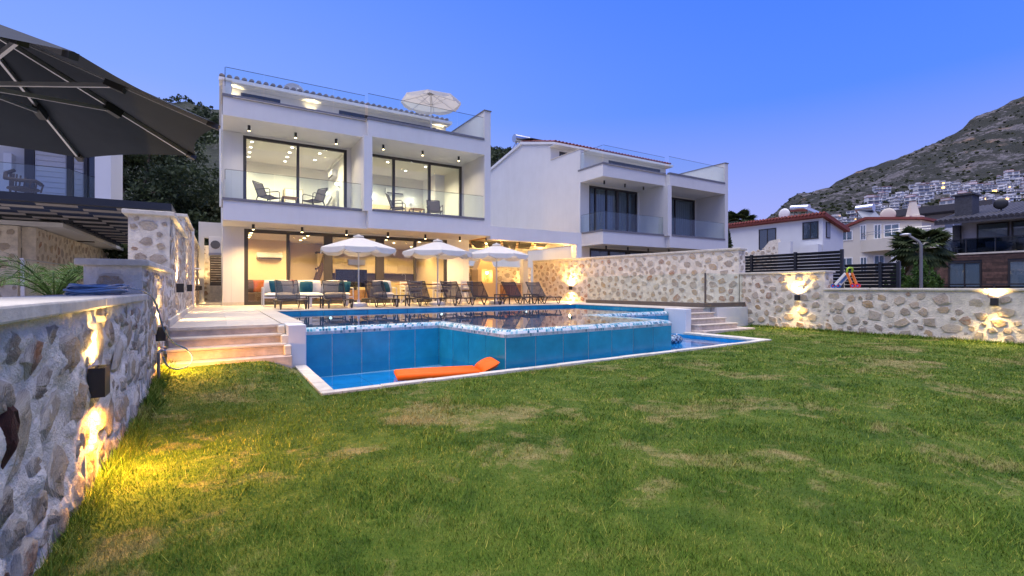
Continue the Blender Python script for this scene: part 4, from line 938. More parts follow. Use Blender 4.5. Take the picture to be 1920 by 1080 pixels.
# ------------------------------------------------------------------ furniture on the deck
def make_lounger():
    t = thing('sun_lounger', 'x', 'sun lounger', (0, 0, 0), 'black mesh sun loungers in a row along the pool')
    W2 = .31; sh = .25; hy = 1.02; by = 1.50; bz = .80           # foot at y=0, head at +y
    for s in (-1, 1):
        x = s*W2
        MB().tube([(x, .0, sh-.05), (x, .02, sh), (x, .5, sh-.01), (x, hy, sh), (x, 1.62, sh-.015), (x, 1.66, sh-.06)], .019, 8).build('side_rail', 'black', t, smooth=True)
        for (a, b, c_) in ((.06, .22, .40), (1.12, 1.34, 1.58)):
            MB().tube([(x, a, sh-.02), (x, b-.05, .035), (x, b, .018), (x, b+.05, .035), (x, c_, sh-.02)], .017, 8).build('leg', 'black', t, smooth=True)
        MB().tube([(x*.96, hy, sh+.01), (x*.96, by, bz)], .016, 8).build('back_rail', 'black', t, smooth=True)
        MB().tube([(x*.9, 1.48, sh), (x*.93, hy+.30, sh+.34)], .01, 6).build('back_prop', 'black', t)
    for y, z, nm in ((.02, sh, 'cross_bar'), (1.64, sh-.04, 'cross_bar'), (hy+.02, sh+.02, 'cross_bar')): MB().tube([(-W2, y, z), (W2, y, z)], .016, 8).build(nm, 'black', t, smooth=True)
    for f in (.12, .78, 1.0):
        y, z = hy+(by-hy)*f, sh+.01+(bz-sh)*f; MB().tube([(-W2*.95, y, z), (-W2*.5, y+.015, z-.02), (0, y+.02, z-.028), (W2*.5, y+.015, z-.02), (W2*.95, y, z)], .012, 6).build('back_bar', 'black', t, smooth=True)
    def sling(p0, p1, nm, m):
        n = 8; vs = []
        for j in range(n+1):
            for i in range(7):
                u = i/6; v = j/n; sag = -.022*math.sin(math.pi*u); p = Vector(p0).lerp(Vector(p1), v); vs.append((-W2*.96+2*W2*.96*u, p.y, p.z+sag))
        b = MB().add(vs, [(j*7+i, j*7+i+1, (j+1)*7+i+1, (j+1)*7+i) for j in range(n) for i in range(6)]).build(nm, m, t, smooth='all')
    sling((0, .03, sh+.012), (0, hy, sh+.006), 'seat_sling', 'seat_mesh'); sling((0, hy+.01, sh+.02), (0, by, bz), 'back_sling', 'mesh_fabric')
    return t
mat('seat_mesh', (.16, .135, .12), .8, .1, 30)
lx = [1.72, 2.93, 4.28, 5.60, 6.80, 7.88, 9.28, 10.34]
ll = ['black mesh lounger by the deck corner, first in the row nearest the side yard', 'black mesh lounger left of the first white parasol', 'black mesh lounger right of the first white parasol pole', 'black mesh lounger left of the middle white parasol pole',
      'black mesh lounger right of the middle white parasol pole', 'black mesh lounger left of the parasol nearest the barbecue', 'black mesh lounger right of the parasol nearest the barbecue', 'black mesh lounger at the row end by the tall stone wall']
pl_ = make_lounger()
for i, x in enumerate(lx):
    o = pl_ if i == 0 else copy_tree(pl_); o.location = (x, 13.84+.03*(i % 3)+.012*i, DZ+.014 if 13.84 < 13.79 else DZ+.001); o.rotation_euler = (0, 0, R(random.Random(i).uniform(-2.5, 2.5))); o['label'] = ll[i]
def side_table(w, d, h, legr=.016, m='black', top='black'):
    t = thing('side_table', 'x', 'table', (0, 0, 0), 'small black side tables')
    B(-w/2, w/2, -d/2, d/2, h-.03, h).build('tabletop', top, t, bevel=.004)
    for sx in (-1, 1):
        for sy in (-1, 1): B(sx*(w/2-.02)-legr, sx*(w/2-.02)+legr, sy*(d/2-.02)-legr, sy*(d/2-.02)+legr, 0, h-.031).build('leg', m, t)
    return t
p_ = side_table(.42, .42, .36)
for i, (x, y, lb) in enumerate(((2.33, 14.6, 'black side table between the first and second loungers'), (4.93, 14.75, 'black side table between the third and fourth loungers'), (8.57, 14.7, 'black side table beside the parasol nearest the barbecue'), (9.81, 14.7, 'black side table between the two loungers by the stone wall'))):
    o = p_ if i == 0 else copy_tree(p_); o.location = (x, y, DZ+.001); o['label'] = lb
def parasol(label, base, R_, zr, za, zb, rot=0, tilt=0, valance=.17, basebox=True, m='parasol_cloth', grp='white parasols'):
    t = thing('parasol', label, 'parasol', base, grp); x, y, z = base; n = 8; S_ = 6
    MB().cyl((x, y, z), (x, y, za-.02), .022, n=10).build('pole', 'white_metal', t, smooth=True)
    if basebox: MB().lathe([(.27, z+.002), (.28, z+.03), (.27, z+.10), (.20, z+.125), (.05, z+.135), (.04, z+.22)], x, y, 20).build('base', 'white_plastic', t, smooth=True)
    ca = MB(); vs = [(x, y, za)]; fs = []; rings = 5
    for k in range(1, rings+1):
        f = k/rings
        for i in range(n*S_):
            a = rot+2*math.pi*i/(n*S_); loc = (i % S_)/S_; q = math.cos(math.pi/n)/math.cos((loc-.5)*2*math.pi/n)
            sag = -.055*math.sin(math.pi*loc)*f*math.sin(math.pi*min(1, f*.75))
            rr = R_*f*(1-(1-q)*.95); vs.append((x+rr*math.cos(a), y+rr*math.sin(a), za+(zr-za)*(f**1.08)+sag))
    T = n*S_
    for i in range(T): fs.append((0, 1+i, 1+(i+1) % T))
    for k in range(rings-1): fs += [(1+k*T+i, 1+k*T+(i+1) % T, 1+(k+1)*T+(i+1) % T, 1+(k+1)*T+i) for i in range(T)]
    ca.add(vs, fs); canopy = ca.build('canopy', m, t, smooth=True)
    for i in range(n):                                     # one hanging flap per panel
        va = MB(); v2 = []; f2 = []; K = 10
        for j in range(K+1):
            u = j/K; ii = i*S_+u*S_; a = rot+2*math.pi*(i+u)/n; q = math.cos(math.pi/n)/math.cos((u-.5)*2*math.pi/n); rr = R_*(1-(1-q)*.95)
            sc_ = .42+.58*min(1, 4.2*min(u, 1-u)); w = .012*math.sin(u*17+i)
            for v_, dz in ((0, 0), (.5, -.5), (1, -1)): v2.append((x+(rr+w*v_+.012*v_)*math.cos(a), y+(rr+w*v_+.012*v_)*math.sin(a), zr-.01-.0*u+dz*valance*sc_))
        for j in range(K):
            for k in range(2): f2.append((j*3+k, (j+1)*3+k, (j+1)*3+k+1, j*3+k+1))
        va.add(v2, f2).build('valance_flap', m, t, smooth='all')
    for i in range(n):
        a = rot+2*math.pi*i/n; MB().tube([(x+.03*math.cos(a), y+.03*math.sin(a), za-.05), (x+R_*.98*math.cos(a), y+R_*.98*math.sin(a), zr-.022)], .009, 5).build('rib', 'alu', t)
        MB().tube([(x+.03*math.cos(a), y+.03*math.sin(a), za-.50), (x+R_*.52*math.cos(a), y+R_*.52*math.sin(a), za+(zr-za)*.52-.035)], .007, 5).build('strut', 'alu', t)
    MB().lathe([(.17, za-.02), (.15, za+.02), (.04, za+.05), (.01, za+.08)], x, y, 12).build('cap', m, t, smooth=True)
    return t
parasol('white scalloped parasol in front of the sofa and glass doors', (3.72, 15.25, DZ), 1.17, 2.42, 2.80, 0, .2)
parasol('white scalloped parasol in front of the kitchen windows, middle of three', (6.36, 15.25, DZ), 1.17, 2.42, 2.80, 0, .5)
parasol('white scalloped parasol beside the pergola and barbecue', (8.63, 15.2, DZ), 1.17, 2.40, 2.77, 0, .05)
parasol('cream parasol standing on the roof terrace behind its glass rail', (7.62, 19.0, Z3T+.021), 1.24, 9.05, 9.40, 0, .3, valance=.16)
# ---- lounge set and dining set in front of the glass
def outdoor_sofa(label, x0, x1, y0, y1, seats, grp):
    t = thing('outdoor_sofa', label, 'sofa', ((x0+x1)/2, (y0+y1)/2, DZ), grp); z = DZ
    for x in (x0+.03, x1-.03):
        fr = MB(); fr.tube([(x, y0+.05, z+.001), (x, y0+.12, z+.58), (x, y1-.05, z+.60), (x, y1+.02, z+.001)], .018, 8); fr.build('arm_frame', 'white_metal', t, smooth=True)
    B(x0+.05, x1-.05, y0+.06, y1-.04, z+.26, z+.30).build('seat_frame', 'white_metal', t); B(x0+.05, x1-.05, y1-.05, y1-.02, z+.30, z+.62).build('back_frame', 'white_metal', t)
    n = seats; w = (x1-x0-.12)/n
    for i in range(n):
        MB().pillow((x0+.06+w*(i+.5), (y0+y1)/2, z+.37), w/2-.008, (y1-y0)/2-.08, .075, 8, p=.2).build('seat_cushion', 'cushion', t, smooth='all')
        MB().pillow((x0+.06+w*(i+.5), y1-.14, z+.62), w/2-.012, .23, .085, 8, Matrix.Rotation(R(78), 3, 'X'), p=.22).build('back_cushion', 'cushion', t, smooth='all')
    return t
outdoor_sofa('long white framed outdoor sofa with pale cushions before the glass doors', 1.15, 3.9, 16.5, 17.3, 3, 'white outdoor seating')
outdoor_sofa('white framed outdoor armchair between first parasol and dining table', 4.4, 5.2, 15.9, 16.6, 1, 'white outdoor seating')
def throw(label, c, s, m, rz=0, tilt=70):
    o = MB().pillow((0, 0, 0), s, s, .085, 8, Matrix.Rotation(R(rz), 3, 'Z') @ Matrix.Rotation(R(tilt), 3, 'X')).build('throw_cushion', m, smooth='all', loc=(0, 0, 0)); o.location = c
    tag(o, label, 'cushion', 'throw cushions'); return o
throw('teal cushion at the open end of the long white sofa', (1.55, 16.85, DZ+.62), .21, 'teal_cloth', 25)
throw('teal cushion in the middle of the long white sofa', (2.45, 16.92, DZ+.62), .2, 'teal_cloth', -10)
throw('teal cushion at the parasol end of the long white sofa', (3.65, 16.9, DZ+.62), .2, 'teal_cloth', -30)
throw('teal cushion on the white outdoor armchair', (4.85, 16.2, DZ+.62), .2, 'teal_cloth', 40)
ct = thing('coffee_table', 'low white slatted coffee table in front of the outdoor sofa', 'table', (2.9, 15.95, DZ))
for i in range(6): B(2.35+i*.19, 2.53+i*.19, 15.65, 16.2, DZ+.33, DZ+.36).build('slat', 'white_metal', ct)
for x in (2.38, 3.44):
    for y in (15.68, 16.14): B(x, x+.05, y, y+.05, DZ+.001, DZ+.329).build('leg', 'white_metal', ct)
dt = thing('dining_table', 'long brown topped dining table on white trestle legs', 'table', (7.0, 16.9, DZ))
for i in range(5): B(5.55, 8.35, 16.5+i*.17, 16.665+i*.17, DZ+.70, DZ+.735).build('plank', 'wood', dt, bevel=.003)
for x in (5.9, 8.0):
    for s in (-1, 1): MB().bar((x+s*.28, 16.9-s*.05, DZ+.001), (x-s*.1, 16.9+s*.05, DZ+.695), .055).build('leg', 'white_metal', dt)
B(5.8, 8.1, 16.87, 16.93, DZ+.55, DZ+.60).build('stretcher', 'white_metal', dt)
def dining_chair(label, x, y, rz):
    t = thing('dining_chair', label, 'chair', (0, 0, 0), 'white dining chairs with grey cushions')
    for sx in (-.22, .22):
        MB().bar((sx, -.2, 0), (sx, -.2, .64), .03).build('leg', 'white_metal', t); MB().bar((sx, .24, 0), (sx*.96, .27, .84), .03).build('leg', 'white_metal', t); MB().bar((sx, -.215, .645), (sx*.98, .25, .645), .03).build('armrest', 'white_metal', t)
    B(-.215, .215, -.18, .235, .40, .43).build('seat', 'white_metal', t); MB().pillow((0, .02, .48), .21, .2, .045, 6, p=.25).build('cushion', 'brown_cloth', t, smooth='all')
    for k in range(3): MB().bar((-.21, .26, .55+k*.12), (.21, .26, .55+k*.12), .02, .05).build('back_slat', 'white_metal', t)
    t.location = (x, y, DZ+.001); t.rotation_euler = (0, 0, R(rz)); return t
for i, (x, y, rz, l) in enumerate(((5.85, 16.2, 172, 'white dining chair at the sofa end of the long table'), (6.9, 16.15, 185, 'white dining chair at the middle of the pool side of the table'), (7.8, 16.2, 178, 'white dining chair at the pergola end of the table'), (6.2, 17.75, 5, 'white dining chair backing onto the kitchen glass'), (7.5, 17.75, -4, 'white dining chair backing onto the last glass pane'))): dining_chair(l, x, y, rz)
# ---- balcony furniture
def sling_chair(label, x, y, z, rz):
    t = thing('balcony_chair', label, 'chair', (0, 0, 0), 'dark sling chairs on the balconies')
    for s in (-.27, .27):
        MB().tube([(s, -.28, 0), (s, -.25, .56), (s, -.20, .60), (s, .22, .58), (s, .25, .55)], .014, 6).build('arm', 'frame', t, smooth=True); MB().bar((s, .30, 0), (s, .16, .36), .026).build('leg', 'frame', t)
        MB().bar((s*.93, -.26, .37), (s*.93, .18, .33), .026).build('seat_rail', 'frame', t); MB().bar((s*.93, .15, .33), (s*.93, .36, .86), .026).build('back_rail', 'frame', t)
    def sheet(nm, a, b):
        vs = []
        for j in range(6):
            for i in range(5): p = Vector(a).lerp(Vector(b), j/5); vs.append((-.25+.125*i, p.y, p.z-.02*math.sin(math.pi*i/4)))
        MB().add(vs, [(j*5+i, j*5+i+1, (j+1)*5+i+1, (j+1)*5+i) for j in range(5) for i in range(4)]).build(nm, 'seat_mesh', t, smooth='all')
    sheet('seat_sling', (0, -.26, .385), (0, .16, .345)); sheet('back_sling', (0, .165, .36), (0, .355, .85))
    MB().bar((-.25, .36, .86), (.25, .36, .86), .026).build('top_bar', 'frame', t)
    t.location = (x, y, z); t.rotation_euler = (0, 0, R(rz))
BZF = Z2T+.001
sling_chair('dark sling chair on the left balcony facing right', 1.38, 17.75, BZF, 52); sling_chair('dark sling chair on the left balcony facing left, by the mullion', 2.82, 17.75, BZF, -62)
sling_chair('dark sling chair on the right balcony turned towards the table', 5.72, 17.65, BZF, 60); sling_chair('dark sling chair on the right balcony facing outward', 7.25, 17.7, BZF, -12)
for x, lb in ((2.05, 'dark side table between the left balcony chairs'), (6.55, 'dark side table between the right balcony chairs')):
    q = side_table(.48, .46, .42, .018, 'frame', 'wood'); q.location = (x, 17.8, BZF); q['label'] = lb; q['group'] = 'balcony side tables'
# ---- inside the rooms
def indoor_ac(label, c, w, along):
    t = thing('air_conditioner', label, 'air conditioner', c, 'indoor air conditioner units')
    prf = [(0, -.13), (.14, -.13), (.20, -.05), (.20, .12), (.16, .15), (0, .15)]
    b = MB()
    if along == 'x': b.prism([(c[1]-u, c[2]+v) for u, v in prf], 'x', c[0]-w/2, c[0]+w/2); s = (c[0]-w*.44, c[0]+w*.44, c[1]-.185, c[1]-.17+.03, c[2]-.115, c[2]-.06)
    else: b.prism([(c[0]-u, c[2]+v) for u, v in prf], 'y', c[1]-w/2, c[1]+w/2); s = (c[0]-.19, c[0]-.14, c[1]-w*.44, c[1]+w*.44, c[2]-.115, c[2]-.06)
    b.build('casing', 'white_plastic', t, bevel=.01); B(*s).build('louvre', 'frame', t)
indoor_ac('white split air conditioner on the living room wall', (1.8, 22.295, 2.52), .95, 'x'); indoor_ac('white split air conditioner above the left bedroom bed', (4.095, 20.7, 5.86), .8, 'y'); indoor_ac('white split air conditioner on the right bedroom wall', (6.95, 21.895, 5.66), .85, 'x')
def sconce(label, c, n):
    t = thing('wall_sconce', label, 'lamp', c, 'bedroom wall sconces'); c = Vector(c); n = Vector(n)
    MB().cyl(c, c+n*.05, .05, n=14).build('rose', 'steel', t); MB().tube([c+n*.05, c+n*.12, c+n*.13+Vector((0, 0, .05))], .015, 6).build('arm', 'steel', t); MB().blob(c+n*.13+Vector((0, 0, .10)), (.06, .06, .06)).build('globe', 'lamp_white', t, smooth='all')
    lamp('POINT', c+n*.16+Vector((0, 0, .1)), 5, (.95, .97, 1), t, size=.07)
sconce('small lit sconce at the far side of the headboard', (4.095, 21.9, 5.2), (-1, 0, 0)); sconce('small lit sconce beside the left bedroom window', (4.095, 19.75, 5.2), (-1, 0, 0))
sconce('lit sconce left of the right bedroom air conditioner', (5.95, 21.895, 5.2), (0, -1, 0)); sconce('lit sconce right of the right bedroom air conditioner', (7.75, 21.895, 5.2), (0, -1, 0))
bd = thing('bed', 'bed with upholstered headboard and pale pillow in the left bedroom', 'bed', (3.2, 20.8, Z2T)); B(3.98, 4.09, 19.9, 21.75, Z2T, Z2T+1.25).build('headboard', 'cushion', bd, bevel=.01); B(2.1, 3.97, 20.0, 21.65, Z2T+.05, Z2T+.55).build('mattress', 'cushion', bd, bevel=.05)
MB().pillow((3.75, 20.4, Z2T+.85), .25, .32, .10, 8, Matrix.Rotation(R(-62), 3, 'Y')).build('pillow', 'cushion', bd, smooth='all')
b2 = thing('bed', 'low bed with beige headboard in the right bedroom', 'bed', (6.9, 21, Z2T)); B(5.2, 8.3, 21.80, 21.89, Z2T, Z2T+1.15).build('headboard', 'warm_in', b2); B(6.0, 7.8, 19.9, 21.79, Z2T+.05, Z2T+.5).build('mattress', 'cushion', b2, bevel=.04)
wd = thing('wardrobe', 'pale freestanding wardrobe in the left bedroom', 'wardrobe', (2.6, 22, Z2T)); B(2.3, 3.0, 21.6, 22.28, Z2T+.001, 5.3).build('carcass', 'cabinet', wd); B(2.33, 2.64, 21.575, 21.598, Z2T+.08, 5.27).build('door', 'white_plastic', wd); B(2.66, 2.97, 21.575, 21.598, Z2T+.08, 5.27).build('door', 'white_plastic', wd)
sf = thing('corner_sofa', 'dark indoor sofa with rust cushions behind the left glass door', 'sofa', (1.7, 20, DZ)); B(.5, 3.0, 19.3, 20.2, DZ, DZ+.42).build('seat', 'brown_cloth', sf, bevel=.04); B(.5, 3.0, 20.0, 20.28, DZ+.42, DZ+.85).build('backrest', 'brown_cloth', sf, bevel=.05); B(.45, .75, 19.3, 20.2, DZ+.40, DZ+.62).build('arm', 'brown_cloth', sf, bevel=.04)
for i, (x, m_) in enumerate(((.95, 'brown_cloth'), (1.3, 'rust_cloth'), (1.75, 'brown_cloth'), (2.3, 'rust_cloth'), (2.75, 'brown_cloth'))): throw(('dark brown' if m_[0] == 'b' else 'rust orange')+' cushion on the indoor sofa, '+('by the arm', 'next to the arm cushion', 'in the middle', 'right of the middle', 'at the open end')[i], (x, 19.85, DZ+.66), .25, m_, 15-12*i, 65)
tv = thing('television', 'black flat television on a low stand seen through the glass', 'television', (4.6, 20, DZ)); B(3.98, 5.22, 20.0, 20.06, DZ+.62, DZ+1.33).build('screen', 'screen', tv, bevel=.005); B(4.4, 4.8, 19.95, 20.12, DZ+.5, DZ+.619).build('foot', 'black', tv); B(3.9, 5.3, 19.85, 20.25, DZ, DZ+.499).build('stand', 'wood', tv)
kt = thing('kitchen', 'cream fitted kitchen with dark splashback behind the glass doors', 'kitchen', (6.8, 24, DZ)); B(4.6, 8.8, 23.6, 24.19, DZ+.1, DZ+.88).build('base_unit', 'cabinet', kt); B(4.58, 8.82, 23.56, 24.19, DZ+.881, DZ+.92).build('worktop', 'counter', kt); B(4.6, 8.8, 24.16, 24.195, DZ+.921, DZ+1.3).build('splashback', 'counter', kt)
for i in range(8): B(4.62+i*.52, 5.12+i*.52, 23.82, 23.84, DZ+1.32, DZ+2.1).build('upper_door', 'cabinet', kt, bevel=.004)
B(4.6, 8.8, 23.842, 24.19, DZ+1.31, DZ+2.12).build('upper_unit', 'cabinet', kt); B(5.3, 6.1, 23.7, 23.81, DZ+1.7, DZ+1.95).build('hood', 'steel', kt); B(6.2, 7.9, 21.9, 22.6, DZ, DZ+.9).build('island', 'cabinet', kt); B(6.15, 7.95, 21.85, 22.65, DZ+.901, DZ+.94).build('island_top', 'counter', kt)
MB().tube([(7.6, 22.2, DZ+.94), (7.6, 22.2, DZ+1.2), (7.55, 22.2, DZ+1.26), (7.45, 22.2, DZ+1.24), (7.44, 22.2, DZ+1.18)], .014, 8).build('mixer_tap', 'steel', kt, smooth=True)
sc_ = thing('staircase', 'dark stair flight rising with yellow shelving beneath', 'staircase', (3.6, 22.8, DZ)); MB().prism([(3.35, DZ), (3.5, DZ), (4.35, 3.1), (4.1, 3.1)], 'y', 22.5, 23.1).build('string', 'brown_cloth', sc_)
for i in range(3): B(3.72+i*.02, 4.3, 22.7, 23.1, DZ+.1+i*.72, DZ+.68+i*.72).build('shelf_box', 'toy_green' if 0 else 'warm_in', sc_); B(3.7, 4.35, 22.68, 23.12, DZ+.69+i*.72, DZ+.76+i*.72).build('shelf', 'brown_cloth', sc_)
# ---- in the basin: air mattress and swim ring
am = thing('air_mattress', 'orange inflatable air mattress with pillow floating in the low basin', 'air mattress', (0, 0, 0))
for i in range(5):
    x = -.26+i*.13; MB().tube([(x, -.86, .045), (x, -.84, .05), (x, -.4, .05), (x, .2, .05), (x, .62, .05), (x, .65, .045)], [.035, .060, .064, .064, .060, .04], 10).build('air_tube', 'orange_vinyl', am, smooth='all')
MB().pillow((0, .83, .15), .34, .20, .10, 10, Matrix.Rotation(R(26), 3, 'X'), p=.4).build('pillow', 'orange_vinyl', am, smooth='all')
am.location = (2.83, 6.58, BZ+.012); am.rotation_euler = (0, 0, R(-103)); am.scale = (.8, .8, .8)
rg_ = thing('swim_ring', 'dark patterned swim ring floating in the right basin corner', 'swim ring', (0, 0, 0))
m_, t_, b_2 = nodes('ring_pattern'); co_ = N(t_, 'TexCoord').outputs['Object']; ch_ = N(t_, 'TexChecker'); ch_.inputs['Scale'].default_value = 18; ch_.inputs[1].default_value = (.02, .03, .07, 1); ch_.inputs[2].default_value = (.25, .35, .42, 1); t_.links.new(co_, ch_.inputs[0]); t_.links.new(ch_.outputs[0], b_2.inputs['Base Color']); b_2.inputs['Roughness'].default_value = .35
MB().tube([(.24*math.cos(a*math.pi/12), .24*math.sin(a*math.pi/12), .06) for a in range(24)], .095, 12, close=True).build('ring', 'ring_pattern', rg_, smooth='all'); MB().cyl((.30, 0, .14), (.32, 0, .18), .012, n=8).build('valve', 'white_plastic', rg_)
rg_.location = (9.05, 7.75, BZ+.03)
# ------------------------------------------------------------------ left neighbour
ln = thing('left_house', 'shaded white house with roller shutters and glass balcony behind the left wall', 'house', (-6, 20, -.3))
def PL(name, m, *bx, parent=ln, bevel=0):
    b = MB()
    for x in bx: b.box(*x)
    return b.build(name, m, parent, bevel=bevel)
PL('wall', 'white_wall', (-14, -2.62, 19.2, 19.6, 3.5, 6.5), (-14, -3.6, 19.6, 26, 3.5, 6.49)); PL('end_wall', 'white_wall', (-2.95, -2.6, 17.5, 19.19, 3.5, 6.29)); PL('balcony_slab', 'white_wall', (-14, -2.6, 17.3, 19.2, 3.345, 3.499)); PL('roof_slab', 'white_wall', (-14, -2.6, 17.3, 19.19, 6.3, 6.6))
PL('ground_wall', 'white_wall', (-14, -9.1, 19.0, 19.2, -.3, 3.1))
for (x0, x1) in ((-4.55, -3.86), (-3.70, -3.47)):
    s = PL('roller_shutter', 'shutter', (x0, x1, 19.10, 19.12, 3.51, 6.1))
    for i in range(16): B(x0+.01, x1-.01, 19.075, 19.099, 3.53+i*.155, 3.67+i*.155).build('shutter_slat', 'shutter', s, bevel=.01)
PL('frame', 'frame', (-4.76, -4.56, 19.05, 19.19, 3.51, 6.2), (-3.85, -3.71, 19.05, 19.19, 3.51, 6.2), (-3.46, -3.38, 19.05, 19.19, 3.51, 6.2)); w_ = PL('window', 'frame', (-3.37, -2.97, 19.10, 19.18, 3.51, 6.2)); PL('pane', 'dark_glass', (-3.34, -3.0, 19.08, 19.098, 3.55, 6.15), parent=w_)
PL('vent_box', 'white_plastic', (-5.15, -4.98, 18.9, 19.19, 4.5, 5.0), bevel=.01)
rail(ln, 0, ((-14, 17.36), (-3.5, 17.36)), 3.51, 4.43, 7); rail(ln, 0, ((-3.5, 17.36), (-3.0, 18.6)), 3.51, 4.43, 1)
wc = thing('wicker_chair', 'brown wicker armchair on the left house balcony', 'chair', (-4.5, 17.9, 3.5))
WX, WZ_ = 1.4, -.35
MB((WX, 0, WZ_)).tube([(-6.15, 18.2, 4.75), (-6.25, 18.0, 4.62), (-6.2, 17.75, 4.45), (-5.9, 17.62, 4.40), (-5.6, 17.7, 4.42), (-5.55, 17.95, 4.38)], .05, 8).build('arm_rim', 'wicker', wc, smooth='all')
for i in range(9): a = i/8; MB((WX, 0, WZ_)).bar((-6.22+.62*a, 18.15-.5*math.sin(a*3.1), 4.18), (-6.22+.66*a, 18.2-.5*math.sin(a*3.1), 4.66-.24*a), .03).build('stave', 'wicker', wc)
MB((WX, 0, WZ_)).blob((-5.9, 17.95, 4.22), (.34, .32, .07)).build('seat', 'wicker', wc, smooth='all')
for s, q in ((-.22, -.2), (.22, -.2), (-.22, .22), (.22, .22)): MB((WX, 0, WZ_)).bar((-5.9+s, 17.95+q, 3.851), (-5.9+s*.9, 17.95+q*.9, 4.2), .035).build('leg', 'wicker', wc)
# carport / pergola roof with a lattice of dark louvres
lp = thing('louvre_pergola', 'dark metal pergola with lattice louvres beside the left house', 'pergola', (-5, 16.5, 0))
B(-14, -1.02, 14.9, 15.02, 3.16, 3.34).build('front_beam', 'fence_metal', lp); B(-1.14, -1.02, 15.021, 28, 3.16, 3.33).build('side_beam', 'fence_metal', lp); B(-3.97, -3.86, 19.3, 28, 3.14, 3.32).build('inner_beam', 'fence_metal', lp)
for j in range(22):
    y = 15.15+j*.58; xa = -9.5 if y < 19.2 else -3.85
    B(xa, -1.15, y, y+.05, 3.17, 3.31).build('crossbar', 'fence_metal', lp)
    for i in range(11):
        x = -2.2-i*1.5+(j % 2)*.75
        if x+.75 < -1.16 and x > xa: MB().prism([(y+.08, 3.30), (y+.50, 3.19), (y+.50, 3.17), (y+.08, 3.28)], 'x', x, x+.75).build('louvre', 'far_roof', lp)
B(-1.16, -1.02, 18.3, 18.45, 0, 3.15).build('post', 'fence_metal', lp)
cs = thing('covered_porch', 'white soffit porch with rubble wall under the left house', 'porch', (-7, 20, 0))
B(-14, -3.98, 19.3, 30, 3.02, 3.15).build('soffit', 'plaster', cs)
for x, y in ((-5.0, 20.6), (-4.5, 24.5)): B(x-.35, x+.35, y, y+.16, 2.985, 3.018).build('ceiling_light', 'black', cs)
B(-4.95, -4.65, 19.6, 31, -.3, 3.0).build('side_wall', 'mortar', cs); stones_on(cs, (-4.65, 19.6, 0), (0, 1, 0), (1, 0, 0), 11.3, 3.0, 92, .34, .06, False, .02, 0, 200)
B(-6.0, -4.96, 19.3, 19.6, -.3, 3.0).build('end_wall', 'mortar', cs); stones_on(cs, (-6, 19.3, 0), (1, 0, 0), (0, -1, 0), 1.04, 3.0, 91, .34, .06, False, .02, 0, 60)
dr = B(-9, -6.01, 19.35, 19.5, 0, 2.95).build('sliding_door', 'frame', cs); B(-8.8, -7.3, 19.33, 19.348, .1, 2.7).build('pane', 'dark_glass', dr); B(-7.2, -6.2, 19.33, 19.348, .1, 2.7).build('pane', 'dark_glass', dr)
fw = thing('far_yard_wall', 'rubble wall with pale cap beyond the left porch', 'wall', (-3, 31.5, 0)); B(-4.6, -1.2, 31.4, 31.8, -.3, 2.62).build('core', 'mortar', fw); B(-4.6, -1.15, 31.34, 31.86, 2.621, 2.70).build('cap_stone', 'cap', fw); stones_on(fw, (-4.6, 31.4, 0), (1, 0, 0), (0, -1, 0), 3.4, 2.6, 93, .32, .09, False, .02, 1, 120)
tag(B(-14, -1.2, -3, 33, -.4, -.02).build('patio', 'travertine'), kind='structure')
gpn = thing('glass_screen', 'short glass screen with steel cap behind the palm fronds', 'screen', (-3.4, 15, 0)); B(-3.48, -3.42, 13.7, 13.76, 0, 1.78).build('post', 'alu', gpn); B(-3.457, -3.443, 13.77, 17.2, .1, 1.76).build('pane', 'rail_glass', gpn); MB().bar((-3.45, 13.65, 1.80), (-3.45, 17.2, 1.80), .06, .03).build('rail', 'steel', gpn)
# ---- big cantilever parasol
cu_ = thing('cantilever_parasol', 'large dark grey cantilever parasol seen from below over the left wall', 'parasol', (-1.65, 5.27, 0))
CX, CY, RZ_, AZ_, RR = -1.65, 5.27, 2.62, 3.30, 1.70; a0 = math.atan2(4.9-CY, 0-CX)
cor = [Vector((CX+RR*math.cos(a0+i*math.pi/4), CY+RR*math.sin(a0+i*math.pi/4), RZ_)) for i in range(8)]; ap = Vector((CX, CY, AZ_))
for i in range(8):
    a, b = cor[i], cor[(i+1) % 8]; vs = []; K = 8; mbx = MB()
    for j in range(K+1):
        f = j/K
        for k in range(K+1):
            u = k/K; p = ap.lerp(a.lerp(b, u), f); p.z -= .05*math.sin(math.pi*u)*math.sin(math.pi*f*.8); c_ = ap.lerp(a.lerp(b, .5), f); p = p.lerp(ap, .05*math.sin(math.pi*u)*f); vs.append(p)
    mbx.add(vs, [(j*(K+1)+k, j*(K+1)+k+1, (j+1)*(K+1)+k+1, (j+1)*(K+1)+k) for j in range(K) for k in range(K)]).build('canopy_panel', 'dark_canvas', cu_, smooth='all')
hub = Vector((CX, CY, AZ_-.55))
for c_ in cor:
    d = (c_-ap); rb = MB().bar(ap+d*.04-Vector((0, 0, .03)), ap+d*.99-Vector((0, 0, .03)), .020, .036).build('rib', 'alu', cu_)
    e = ap+d*.985-Vector((0, 0, .028)); MB().bar(e-d.normalized()*.07, e+d.normalized()*.02, .05, .045).build('rib_end', 'black', rb)
    j = ap+d*.56-Vector((0, 0, .055)); MB().bar(hub, j, .022, .034).build('strut', 'alu', cu_); MB().bar(j-d.normalized()*.07+Vector((0, 0, .0)), j+d.normalized()*.07, .06, .07).build('joint', 'black', cu_)
MB().cyl(hub-Vector((0, 0, .08)), hub+Vector((0, 0, .08)), .07, n=14).build('hub', 'black', cu_); MB().cyl(hub, ap, .03).build('centre_pole', 'alu', cu_); MB().lathe([(.12, AZ_-.01), (.10, AZ_+.06), (.04, AZ_+.14)], CX, CY, 12).build('crown', 'black', cu_)
